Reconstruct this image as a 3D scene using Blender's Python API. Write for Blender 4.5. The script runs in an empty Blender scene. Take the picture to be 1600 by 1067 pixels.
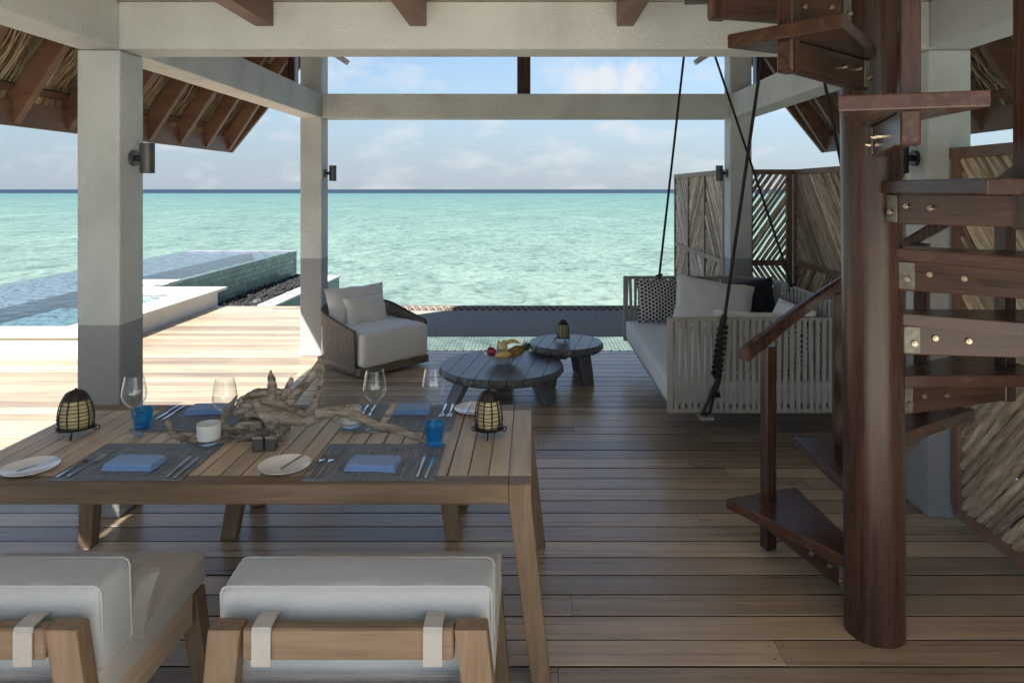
import bpy, bmesh, math, random
from mathutils import Vector, Matrix, noise
R = math.radians
rnd = random.Random(7)
S = bpy.context.scene
S.cycles.transparent_max_bounces = 32
COL = S.collection

# ------------------------------------------------------------------ camera, sky, sun, exposure
EYE = 1.85; FPX = 1080.0; VX, VY = 830.0, 296.0
cam_d = bpy.data.cameras.new('camera'); cam = bpy.data.objects.new('camera', cam_d); COL.objects.link(cam)
cam.location = (0, 0, EYE); cam.rotation_euler = (R(90), 0, 0)
cam_d.sensor_width = 36; cam_d.lens = FPX / 1600 * 36
cam_d.shift_x = -(VX - 800) / 1600; cam_d.shift_y = -(533.5 - VY) / 1600
cam_d.clip_end = 60000; cam_d.clip_start = 0.05
S.camera = cam

HAZE = (2.25, 2.9, 3.75); CLOUD = (5.2, 5.25, 5.4, 1)
SX, SY = 0.54, 0.80                       # sunbeam drift per metre of drop: to the right, away from the camera
elev = math.atan2(1, math.hypot(SX, SY)); azim = math.atan2(-SX, -SY)
W = bpy.data.worlds.new('World'); S.world = W; W.use_nodes = True
nt = W.node_tree; nt.nodes.clear()
def N(t, typ, **kw):
    n = t.nodes.new(typ)
    for k, v in kw.items(): setattr(n, k, v)
    return n
out = N(nt, 'ShaderNodeOutputWorld'); bg = N(nt, 'ShaderNodeBackground'); bg.inputs[1].default_value = 0.053
sky = N(nt, 'ShaderNodeTexSky', sky_type='NISHITA'); sky.sun_disc = False
sky.sun_elevation = elev; sky.sun_rotation = azim; sky.air_density = 1.0; sky.dust_density = 0.3; sky.ozone_density = 2.0; sky.altitude = 5
tc = N(nt, 'ShaderNodeTexCoord')
mp = N(nt, 'ShaderNodeMapping'); mp.inputs['Scale'].default_value = (1, 1, 2.6); mp.inputs['Location'].default_value = (0.37, 0.0, 0.12)
nz = N(nt, 'ShaderNodeTexNoise'); nz.inputs['Scale'].default_value = 11.0; nz.inputs['Detail'].default_value = 9; nz.inputs['Roughness'].default_value = 0.56
rp = N(nt, 'ShaderNodeValToRGB'); rp.color_ramp.elements[0].position = 0.50; rp.color_ramp.elements[1].position = 0.70
nt.links.new(tc.outputs['Generated'], mp.inputs[0]); nt.links.new(mp.outputs[0], nz.inputs['Vector']); nt.links.new(nz.outputs[0], rp.inputs[0])
# one bigger cumulus standing above the horizon
cl = Vector((0.115, 1.0, 0.158)).normalized()
vs = N(nt, 'ShaderNodeVectorMath', operation='SUBTRACT'); vs.inputs[1].default_value = cl
vm = N(nt, 'ShaderNodeVectorMath', operation='MULTIPLY'); vm.inputs[1].default_value = (15, 15, 34)
vl = N(nt, 'ShaderNodeVectorMath', operation='LENGTH')
nz2 = N(nt, 'ShaderNodeTexNoise'); nz2.inputs['Scale'].default_value = 26; nz2.inputs['Detail'].default_value = 8; nz2.inputs['Roughness'].default_value = 0.6
nt.links.new(tc.outputs['Generated'], nz2.inputs['Vector'])
nt.links.new(tc.outputs['Generated'], vs.inputs[0]); nt.links.new(vs.outputs[0], vm.inputs[0]); nt.links.new(vm.outputs[0], vl.inputs[0])
ma = N(nt, 'ShaderNodeMath', operation='MULTIPLY_ADD'); ma.inputs[1].default_value = 2.6
nt.links.new(nz2.outputs[0], ma.inputs[0]); nt.links.new(vl.outputs['Value'], ma.inputs[2])
mr = N(nt, 'ShaderNodeMapRange'); mr.inputs['From Min'].default_value = 2.45; mr.inputs['From Max'].default_value = 1.75
nt.links.new(ma.outputs[0], mr.inputs['Value'])
cf = N(nt, 'ShaderNodeMath', operation='MULTIPLY'); cf.inputs[1].default_value = 0.5
nt.links.new(rp.outputs[0], cf.inputs[0])
cm = N(nt, 'ShaderNodeMath', operation='MAXIMUM'); nt.links.new(cf.outputs[0], cm.inputs[0]); 
cb = N(nt, 'ShaderNodeMath', operation='MULTIPLY'); cb.inputs[1].default_value = 0.85; nt.links.new(mr.outputs[0], cb.inputs[0]); nt.links.new(cb.outputs[0], cm.inputs[1])
mixc = N(nt, 'ShaderNodeMix', data_type='RGBA'); mixc.inputs['B'].default_value = CLOUD
# pale haze bank low over the sea, all the way round
sz = N(nt, 'ShaderNodeSeparateXYZ'); nt.links.new(tc.outputs['Generated'], sz.inputs[0])
hz = N(nt, 'ShaderNodeMapRange', interpolation_type='SMOOTHSTEP'); hz.inputs['From Min'].default_value = 0.0; hz.inputs['From Max'].default_value = 0.26; hz.inputs['To Min'].default_value = 0.85; hz.inputs['To Max'].default_value = 0.0
nt.links.new(sz.outputs[2], hz.inputs['Value'])
hmix = N(nt, 'ShaderNodeMix', data_type='RGBA'); hmix.inputs['B'].default_value = (HAZE[0], HAZE[1], HAZE[2], 1)
nt.links.new(hz.outputs[0], hmix.inputs['Factor']); nt.links.new(sky.outputs[0], hmix.inputs['A'])
nt.links.new(cm.outputs[0], mixc.inputs['Factor']); nt.links.new(hmix.outputs['Result'], mixc.inputs['A'])
nt.links.new(mixc.outputs['Result'], bg.inputs[0]); nt.links.new(bg.outputs[0], out.inputs[0])

sun_d = bpy.data.lights.new('sun', 'SUN'); sun = bpy.data.objects.new('sun', sun_d); COL.objects.link(sun)
sun_d.energy = 4.2; sun_d.angle = R(0.5); sun_d.color = (1.0, 0.94, 0.85)
sun.rotation_euler = Vector((SX, SY, -1)).to_track_quat('-Z', 'Y').to_euler()
vsx = S.view_settings; vsx.view_transform = 'Standard'; vsx.look = 'None'; vsx.gamma = 1; vsx.use_curve_mapping = False
vsx.exposure = 1.65

# ------------------------------------------------------------------ materials
def mat(name):
    m = bpy.data.materials.new(name); m.use_nodes = True
    t = m.node_tree; t.nodes.clear()
    o = N(t, 'ShaderNodeOutputMaterial'); p = N(t, 'ShaderNodeBsdfPrincipled'); t.links.new(p.outputs[0], o.inputs[0])
    return m, t, p, o
def ramp(t, src, stops):
    r = N(t, 'ShaderNodeValToRGB'); e = r.color_ramp.elements
    while len(e) < len(stops): e.new(0.5)
    for k, (pos, c) in enumerate(stops):
        e[k].position = pos; e[k].color = (*c, 1) if len(c) == 3 else c
    t.links.new(src, r.inputs[0]); return r
def bump(t, p, src, strength, dist):
    b = N(t, 'ShaderNodeBump'); b.inputs['Strength'].default_value = strength; b.inputs['Distance'].default_value = dist
    t.links.new(src, b.inputs['Height']); t.links.new(b.outputs[0], p.inputs['Normal']); return b
def plain(name, c, rough=0.5, metal=0.0, var=0.0, nscale=30, bmp=0.0, bdist=0.002, spec=0.5):
    m, t, p, o = mat(name)
    p.inputs['Roughness'].default_value = rough; p.inputs['Metallic'].default_value = metal; p.inputs['Specular IOR Level'].default_value = spec
    co = N(t, 'ShaderNodeTexCoord'); n = N(t, 'ShaderNodeTexNoise'); n.inputs['Scale'].default_value = nscale; n.inputs['Detail'].default_value = 5
    t.links.new(co.outputs['Object'], n.inputs['Vector'])
    lo = [max(0, x * (1 - var)) for x in c]; hi = [min(1, x * (1 + var)) for x in c]
    r = ramp(t, n.outputs[0], [(0.3, lo), (0.7, hi)]); t.links.new(r.outputs[0], p.inputs['Base Color'])
    if bmp: bump(t, p, n.outputs[0], bmp, bdist)
    return m
def wood(name, stops, rough=0.45, axis='x', stretch=14, scale=2.2, vary=0.35, bmp=0.25, rough_var=0.12, spec=0.5):
    m, t, p, o = mat(name)
    co = N(t, 'ShaderNodeTexCoord'); oi = N(t, 'ShaderNodeObjectInfo')
    mp = N(t, 'ShaderNodeMapping'); sc = [stretch] * 3; sc['xyz'.index(axis)] = 1.0; mp.inputs['Scale'].default_value = sc
    cx = N(t, 'ShaderNodeCombineXYZ'); mu = N(t, 'ShaderNodeMath', operation='MULTIPLY'); mu.inputs[1].default_value = 57
    t.links.new(oi.outputs['Random'], mu.inputs[0])
    for k in range(3): t.links.new(mu.outputs[0], cx.inputs[k])
    t.links.new(cx.outputs[0], mp.inputs['Location']); t.links.new(co.outputs['Object'], mp.inputs[0])
    n = N(t, 'ShaderNodeTexNoise'); n.inputs['Scale'].default_value = scale; n.inputs['Detail'].default_value = 7; n.inputs['Roughness'].default_value = 0.62; n.inputs['Distortion'].default_value = 0.6
    t.links.new(mp.outputs[0], n.inputs['Vector'])
    r = ramp(t, n.outputs[0], stops)
    big = N(t, 'ShaderNodeTexNoise'); big.inputs['Scale'].default_value = 1.6; big.inputs['Detail'].default_value = 3
    t.links.new(co.outputs['Object'], big.inputs['Vector'])
    # per piece brightness and a broad weathering
    v1 = N(t, 'ShaderNodeMapRange'); v1.inputs['To Min'].default_value = 1 - vary; v1.inputs['To Max'].default_value = 1 + vary
    rr = N(t, 'ShaderNodeMath', operation='FRACT'); m7 = N(t, 'ShaderNodeMath', operation='MULTIPLY'); m7.inputs[1].default_value = 7.31
    t.links.new(oi.outputs['Random'], m7.inputs[0]); t.links.new(m7.outputs[0], rr.inputs[0]); t.links.new(rr.outputs[0], v1.inputs['Value'])
    v2 = N(t, 'ShaderNodeMapRange'); v2.inputs['From Min'].default_value = 0.3; v2.inputs['From Max'].default_value = 0.7; v2.inputs['To Min'].default_value = 0.85; v2.inputs['To Max'].default_value = 1.15
    t.links.new(big.outputs[0], v2.inputs['Value'])
    mm = N(t, 'ShaderNodeMath', operation='MULTIPLY'); t.links.new(v1.outputs[0], mm.inputs[0]); t.links.new(v2.outputs[0], mm.inputs[1])
    hs = N(t, 'ShaderNodeHueSaturation'); t.links.new(r.outputs[0], hs.inputs['Color']); t.links.new(mm.outputs[0], hs.inputs['Value'])
    t.links.new(hs.outputs[0], p.inputs['Base Color'])
    v3 = N(t, 'ShaderNodeMapRange'); v3.inputs['To Min'].default_value = rough - rough_var; v3.inputs['To Max'].default_value = rough + rough_var
    t.links.new(n.outputs[0], v3.inputs['Value']); t.links.new(v3.outputs[0], p.inputs['Roughness'])
    p.inputs['Specular IOR Level'].default_value = spec
    bump(t, p, n.outputs[0], bmp, 0.003)
    return m
def stucco(name, c, band=None, bz=1.087, strength=0.95):
    m, t, p, o = mat(name); p.inputs['Roughness'].default_value = 0.75; p.inputs['Specular IOR Level'].default_value = 0.3
    g = N(t, 'ShaderNodeNewGeometry')
    n = N(t, 'ShaderNodeTexNoise'); n.inputs['Scale'].default_value = 62; n.inputs['Detail'].default_value = 4; n.inputs['Roughness'].default_value = 0.6
    n2 = N(t, 'ShaderNodeTexNoise'); n2.inputs['Scale'].default_value = 2.5; n2.inputs['Detail'].default_value = 5
    t.links.new(g.outputs['Position'], n.inputs['Vector']); t.links.new(g.outputs['Position'], n2.inputs['Vector'])
    r = ramp(t, n2.outputs[0], [(0.28, [x * 0.80 for x in c]), (0.5, [x * 0.95 for x in c]), (0.7, c)])
    col = r.outputs[0]
    if band:
        sx = N(t, 'ShaderNodeSeparateXYZ'); t.links.new(g.outputs['Position'], sx.inputs[0])
        lt = N(t, 'ShaderNodeMath', operation='LESS_THAN'); lt.inputs[1].default_value = bz; t.links.new(sx.outputs[2], lt.inputs[0])
        mx = N(t, 'ShaderNodeMix', data_type='RGBA'); mx.inputs['B'].default_value = (*band, 1)
        t.links.new(lt.outputs[0], mx.inputs['Factor']); t.links.new(col, mx.inputs['A']); col = mx.outputs['Result']
    t.links.new(col, p.inputs['Base Color']); bump(t, p, n.outputs[0], strength, 0.012)
    return m
def fabric(name, c, scale=420, bmp=0.25, var=0.12):
    m, t, p, o = mat(name); p.inputs['Roughness'].default_value = 0.9; p.inputs['Specular IOR Level'].default_value = 0.2
    p.inputs['Sheen Weight'].default_value = 0.25
    co = N(t, 'ShaderNodeTexCoord'); n = N(t, 'ShaderNodeTexNoise'); n.inputs['Scale'].default_value = scale; n.inputs['Detail'].default_value = 2
    n2 = N(t, 'ShaderNodeTexNoise'); n2.inputs['Scale'].default_value = 9; n2.inputs['Detail'].default_value = 4
    t.links.new(co.outputs['Object'], n.inputs['Vector']); t.links.new(co.outputs['Object'], n2.inputs['Vector'])
    r = ramp(t, n.outputs[0], [(0.3, [x * (1 - var) for x in c]), (0.7, [min(1, x * (1 + var)) for x in c])]); t.links.new(r.outputs[0], p.inputs['Base Color'])
    b1 = bump(t, p, n.outputs[0], bmp, 0.0015)
    b2 = N(t, 'ShaderNodeBump'); b2.inputs['Strength'].default_value = 0.55; b2.inputs['Distance'].default_value = 0.014
    t.links.new(n2.outputs[0], b2.inputs['Height']); t.links.new(b2.outputs[0], b1.inputs['Normal'])
    return m
def thin_glass(name, tint=(0.97, 0.98, 0.98), rough=0.02, ior=1.5, milky=0.0, milky_c=(0.85, 0.87, 0.88)):
    m, t, p, o = mat(name); t.nodes.remove(p)
    tr = N(t, 'ShaderNodeBsdfTransparent'); tr.inputs[0].default_value = (*tint, 1)
    gl = N(t, 'ShaderNodeBsdfGlossy'); gl.inputs['Roughness'].default_value = rough; gl.inputs[0].default_value = (1, 1, 1, 1)
    lw = N(t, 'ShaderNodeLayerWeight'); lw.inputs[0].default_value = 0.5
    pw_ = N(t, 'ShaderNodeMath', operation='POWER'); pw_.inputs[1].default_value = 3.0; t.links.new(lw.outputs['Facing'], pw_.inputs[0])
    fr = N(t, 'ShaderNodeMath', operation='MULTIPLY_ADD'); fr.inputs[1].default_value = 0.75; fr.inputs[2].default_value = 0.045; t.links.new(pw_.outputs[0], fr.inputs[0])
    mx = N(t, 'ShaderNodeMixShader'); t.links.new(fr.outputs[0], mx.inputs[0]); t.links.new(tr.outputs[0], mx.inputs[1]); t.links.new(gl.outputs[0], mx.inputs[2])
    last = mx
    if milky:
        df = N(t, 'ShaderNodeBsdfDiffuse'); df.inputs[0].default_value = (*milky_c, 1)
        m2 = N(t, 'ShaderNodeMixShader'); m2.inputs[0].default_value = milky
        t.links.new(mx.outputs[0], m2.inputs[1]); t.links.new(df.outputs[0], m2.inputs[2]); last = m2
    t.links.new(last.outputs[0], o.inputs[0])
    return m

M = {}
M['deck'] = wood('deck_wood', [(0.22, (0.245, 0.178, 0.118)), (0.5, (0.43, 0.325, 0.222)), (0.78, (0.58, 0.455, 0.322))], rough=0.30, vary=0.36, stretch=26, scale=0.9, bmp=0.12, spec=0.95)
M['gap_shade'] = plain('plank_gap_shade', (0.022, 0.017, 0.013), 0.9, var=0.3)  # gap shade and dirt painted dark on the plank sides
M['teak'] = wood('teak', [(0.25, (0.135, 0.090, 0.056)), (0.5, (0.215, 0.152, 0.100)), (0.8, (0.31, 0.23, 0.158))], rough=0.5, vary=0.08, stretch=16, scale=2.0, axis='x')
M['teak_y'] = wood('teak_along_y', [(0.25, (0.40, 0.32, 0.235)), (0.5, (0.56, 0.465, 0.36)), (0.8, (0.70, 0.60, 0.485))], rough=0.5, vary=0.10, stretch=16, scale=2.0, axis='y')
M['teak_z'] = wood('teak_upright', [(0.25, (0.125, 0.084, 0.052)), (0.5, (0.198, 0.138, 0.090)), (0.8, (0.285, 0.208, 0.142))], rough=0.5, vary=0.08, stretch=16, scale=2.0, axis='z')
M['mahog'] = wood('mahogany', [(0.28, (0.034, 0.015, 0.010)), (0.5, (0.078, 0.037, 0.024)), (0.72, (0.125, 0.064, 0.043))], rough=0.30, vary=0.25, stretch=18, scale=1.8, axis='x', bmp=0.08)
M['mahog_y'] = wood('mahogany_tread', [(0.25, (0.052, 0.024, 0.016)), (0.5, (0.080, 0.038, 0.025)), (0.75, (0.112, 0.056, 0.038))], rough=0.26, vary=0.25, stretch=12, scale=1.8, axis='x', bmp=0.05)
M['mahog_z'] = wood('mahogany_upright', [(0.28, (0.030, 0.014, 0.010)), (0.5, (0.064, 0.030, 0.020)), (0.72, (0.105, 0.053, 0.036))], rough=0.28, vary=0.15, stretch=18, scale=1.8, axis='z', bmp=0.06)
M['rafter'] = wood('rafter_wood', [(0.25, (0.125, 0.062, 0.037)), (0.5, (0.19, 0.098, 0.061)), (0.8, (0.26, 0.145, 0.095))], rough=0.45, vary=0.18, stretch=8, scale=1.6, axis='x', bmp=0.1)
M['rafter_y'] = wood('joist_wood', [(0.25, (0.11, 0.055, 0.034)), (0.5, (0.17, 0.088, 0.055)), (0.8, (0.24, 0.13, 0.085))], rough=0.45, vary=0.18, stretch=8, scale=1.6, axis='y', bmp=0.1)
M['stick'] = wood('bark_stick', [(0.3, (0.22, 0.15, 0.10)), (0.48, (0.54, 0.42, 0.30)), (0.72, (0.80, 0.68, 0.52))], rough=0.55, vary=0.45, stretch=7, scale=5.5, axis='z', bmp=0.6, spec=0.4)
M['backing'] = plain('dark_brown_board', (0.05, 0.033, 0.022), 0.8, var=0.3)
M['screen_frame'] = wood('screen_frame_wood', [(0.25, (0.17, 0.09, 0.06)), (0.5, (0.26, 0.145, 0.10)), (0.8, (0.36, 0.22, 0.155))], rough=0.5, vary=0.15, stretch=8, scale=1.6, axis='z', bmp=0.1)
M['drift'] = wood('driftwood', [(0.34, (0.075, 0.060, 0.048)), (0.5, (0.25, 0.222, 0.19)), (0.72, (0.43, 0.39, 0.345))], rough=0.85, vary=0.0, stretch=5, scale=9, axis='x', bmp=0.8, spec=0.2)
M['ceilboard'] = wood('pale_ceiling_board', [(0.25, (0.46, 0.38, 0.29)), (0.5, (0.58, 0.50, 0.40)), (0.8, (0.68, 0.60, 0.50))], rough=0.6, vary=0.1, axis='y')  # paler than the brown boards, to bounce light down onto table and deck
M['paving'] = plain('pale_bounce_paving', (0.74, 0.71, 0.65), 0.7, var=0.06, nscale=5)
M['slate'] = wood('blackened_timber', [(0.25, (0.072, 0.079, 0.090)), (0.5, (0.110, 0.120, 0.135)), (0.8, (0.165, 0.178, 0.198))], rough=0.33, vary=0.12, stretch=14, scale=2.5, axis='y', bmp=0.2)
M['plinth'] = wood('grey_brown_plinth', [(0.25, (0.10, 0.075, 0.055)), (0.5, (0.16, 0.125, 0.095)), (0.8, (0.22, 0.175, 0.135))], rough=0.5, vary=0.05, stretch=10, axis='x')
M['stucco'] = stucco('white_stucco', (0.76, 0.775, 0.74))
M['column'] = stucco('column_stucco', (0.71, 0.74, 0.725), band=(0.36, 0.38, 0.39))
M['render'] = plain('cream_render', (0.60, 0.575, 0.52), 0.7, var=0.05, nscale=6, bmp=0.1)
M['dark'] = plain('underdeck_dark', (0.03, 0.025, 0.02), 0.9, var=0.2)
M['blackmetal'] = plain('dark_metal', (0.045, 0.047, 0.05), 0.38, metal=0.7, var=0.1)
M['lampmetal'] = plain('brushed_bronze_metal', (0.11, 0.115, 0.115), 0.42, metal=0.6, var=0.15, nscale=12)
M['brass'] = plain('bolt_brass', (0.50, 0.44, 0.33), 0.32, metal=1.0, var=0.15)
M['steelplate'] = plain('worn_bracket_metal', (0.22, 0.215, 0.175), 0.5, metal=0.5, var=0.3, nscale=40)
M['cutlery'] = plain('polished_steel', (0.62, 0.62, 0.62), 0.16, metal=1.0, var=0.03)
M['china'] = plain('white_china', (0.88, 0.89, 0.90), 0.12, var=0.01)
M['cushion'] = fabric('pale_cushion_fabric', (0.76, 0.755, 0.73))
M['chairfab'] = fabric('pale_grey_chair_fabric', (0.42, 0.455, 0.49), scale=380)
M['pillowfab'] = fabric('mid_grey_pillow_fabric', (0.27, 0.27, 0.265), scale=380)
M['seatfab'] = fabric('warm_grey_seat_fabric', (0.44, 0.435, 0.43), scale=380)
M['strapfab'] = fabric('grey_strap_fabric', (0.42, 0.42, 0.41))
M['whitefab'] = fabric('off_white_linen', (0.80, 0.79, 0.76), scale=300)
M['blackfab'] = fabric('charcoal_linen', (0.022, 0.026, 0.034), scale=300)
M['mattress'] = fabric('daybed_mattress_fabric', (0.76, 0.77, 0.78), scale=300)
M['napkin'] = fabric('blue_napkin_cotton', (0.20, 0.345, 0.66), scale=500)
M['strap'] = plain('taupe_strap', (0.36, 0.345, 0.305), 0.6, var=0.12, nscale=60, bmp=0.2)
M['frametube'] = plain('taupe_frame_tube', (0.38, 0.365, 0.325), 0.5, var=0.08)
M['rope'] = plain('black_rope', (0.018, 0.018, 0.02), 0.75, var=0.3, nscale=160, bmp=0.8, bdist=0.004)
M['cord'] = plain('brown_grey_cord', (0.19, 0.165, 0.14), 0.7, var=0.35, nscale=70, bmp=0.3)
M['cordframe'] = plain('dark_brown_frame', (0.05, 0.042, 0.036), 0.5, var=0.1)
M['iron'] = plain('wrought_iron', (0.035, 0.030, 0.028), 0.5, metal=0.6, var=0.3, nscale=60, bmp=0.3)
M['parchment'] = plain('lantern_parchment', (0.55, 0.46, 0.26), 0.75, var=0.12, nscale=25)
M['wax'] = plain('white_wax', (0.8, 0.8, 0.78), 0.5, var=0.02)
M['glass'] = thin_glass('clear_glass', ior=1.45)
M['blueglass'] = thin_glass('blue_glass', tint=(0.36, 0.76, 0.96), ior=1.5, milky=0.07, milky_c=(0.02, 0.42, 0.80))
M['frost'] = thin_glass('frosted_glass', tint=(0.95, 0.97, 0.97), rough=0.4, milky=0.72)
M['bowlglass'] = thin_glass('bowl_glass', tint=(0.92, 0.94, 0.93), rough=0.06, milky=0.28)
M['pebble'] = plain('black_pebble', (0.03, 0.031, 0.032), 0.6, var=0.35, nscale=9, spec=0.2)
M['mango'] = plain('mango_skin', (0.80, 0.52, 0.14), 0.4, var=0.15, nscale=14)
M['banana'] = plain('banana_skin', (0.75, 0.52, 0.10), 0.45, var=0.15, nscale=18)
M['pale_fruit'] = plain('pale_fruit_skin', (0.72, 0.62, 0.33), 0.4, var=0.12, nscale=14)
M['dragon'] = plain('dragonfruit_skin', (0.45, 0.035, 0.09), 0.45, var=0.3, nscale=20)
M['leafgreen'] = plain('fruit_leaf', (0.07, 0.13, 0.045), 0.5, var=0.35, nscale=20)
M['pine'] = plain('pineapple_skin', (0.24, 0.15, 0.045), 0.6, var=0.5, nscale=45, bmp=0.7, bdist=0.006)
M['netdark'] = plain('dark_net_cord', (0.30, 0.30, 0.275), 0.8, var=0.2)
M['netlight'] = plain('pale_net_cord', (0.58, 0.60, 0.56), 0.8, var=0.15)
M['netframe'] = wood('net_frame_timber', [(0.25, (0.08, 0.055, 0.042)), (0.5, (0.14, 0.10, 0.078)), (0.8, (0.2, 0.15, 0.12))], rough=0.6, axis='x')

def thatch_mat():
    m, t, p, o = mat('palm_thatch'); p.inputs['Roughness'].default_value = 0.8; p.inputs['Specular IOR Level'].default_value = 0.25
    g = N(t, 'ShaderNodeNewGeometry')
    r = ramp(t, g.outputs['Random Per Island'], [(0.0, (0.22, 0.145, 0.085)), (0.3, (0.55, 0.41, 0.26)), (0.65, (0.74, 0.60, 0.42)), (1.0, (0.86, 0.77, 0.60))])
    t.links.new(r.outputs[0], p.inputs['Base Color']); return m
M['thatch'] = thatch_mat()
M['thatchback'] = plain('thatch_backing', (0.42, 0.31, 0.19), 0.9, var=0.4, nscale=40)

def placemat_mat():
    m, t, p, o = mat('woven_placemat'); p.inputs['Roughness'].default_value = 0.7
    co = N(t, 'ShaderNodeTexCoord')
    outs = []
    for sc in ((6, 260, 1), (260, 6, 1)):
        mp = N(t, 'ShaderNodeMapping'); mp.inputs['Scale'].default_value = sc; t.links.new(co.outputs['Object'], mp.inputs[0])
        n = N(t, 'ShaderNodeTexNoise'); n.inputs['Scale'].default_value = 1.0; n.inputs['Detail'].default_value = 2; t.links.new(mp.outputs[0], n.inputs['Vector']); outs.append(n.outputs[0])
    ad = N(t, 'ShaderNodeMath', operation='ADD'); t.links.new(outs[0], ad.inputs[0]); t.links.new(outs[1], ad.inputs[1])
    hv = N(t, 'ShaderNodeMath', operation='MULTIPLY'); hv.inputs[1].default_value = 0.5; t.links.new(ad.outputs[0], hv.inputs[0])
    r = ramp(t, hv.outputs[0], [(0.36, (0.055, 0.070, 0.092)), (0.5, (0.165, 0.205, 0.255)), (0.64, (0.36, 0.42, 0.48))])
    t.links.new(r.outputs[0], p.inputs['Base Color']); bump(t, p, hv.outputs[0], 0.5, 0.002); return m
M['placemat'] = placemat_mat()

def lattice_mat():
    m, t, p, o = mat('black_white_lattice_fabric'); p.inputs['Roughness'].default_value = 0.9; p.inputs['Specular IOR Level'].default_value = 0.2
    co = N(t, 'ShaderNodeTexCoord'); best = None
    for a in (0, 60, 120):
        for off in (0.0,):
            d = N(t, 'ShaderNodeVectorMath', operation='DOT_PRODUCT'); d.inputs[1].default_value = (math.cos(R(a)) * 30, 0, math.sin(R(a)) * 30)
            t.links.new(co.outputs['Object'], d.inputs[0])
            f = N(t, 'ShaderNodeMath', operation='FRACT'); t.links.new(d.outputs['Value'], f.inputs[0])
            s = N(t, 'ShaderNodeMath', operation='SUBTRACT'); s.inputs[1].default_value = 0.5; t.links.new(f.outputs[0], s.inputs[0])
            ab = N(t, 'ShaderNodeMath', operation='ABSOLUTE'); t.links.new(s.outputs[0], ab.inputs[0])
            if best is None: best = ab
            else:
                mn = N(t, 'ShaderNodeMath', operation='MINIMUM'); t.links.new(best.outputs[0], mn.inputs[0]); t.links.new(ab.outputs[0], mn.inputs[1]); best = mn
    r = ramp(t, best.outputs[0], [(0.11, (0.66, 0.65, 0.62)), (0.15, (0.04, 0.04, 0.043))]); t.links.new(r.outputs[0], p.inputs['Base Color']); return m
M['lattice'] = lattice_mat()

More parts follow.
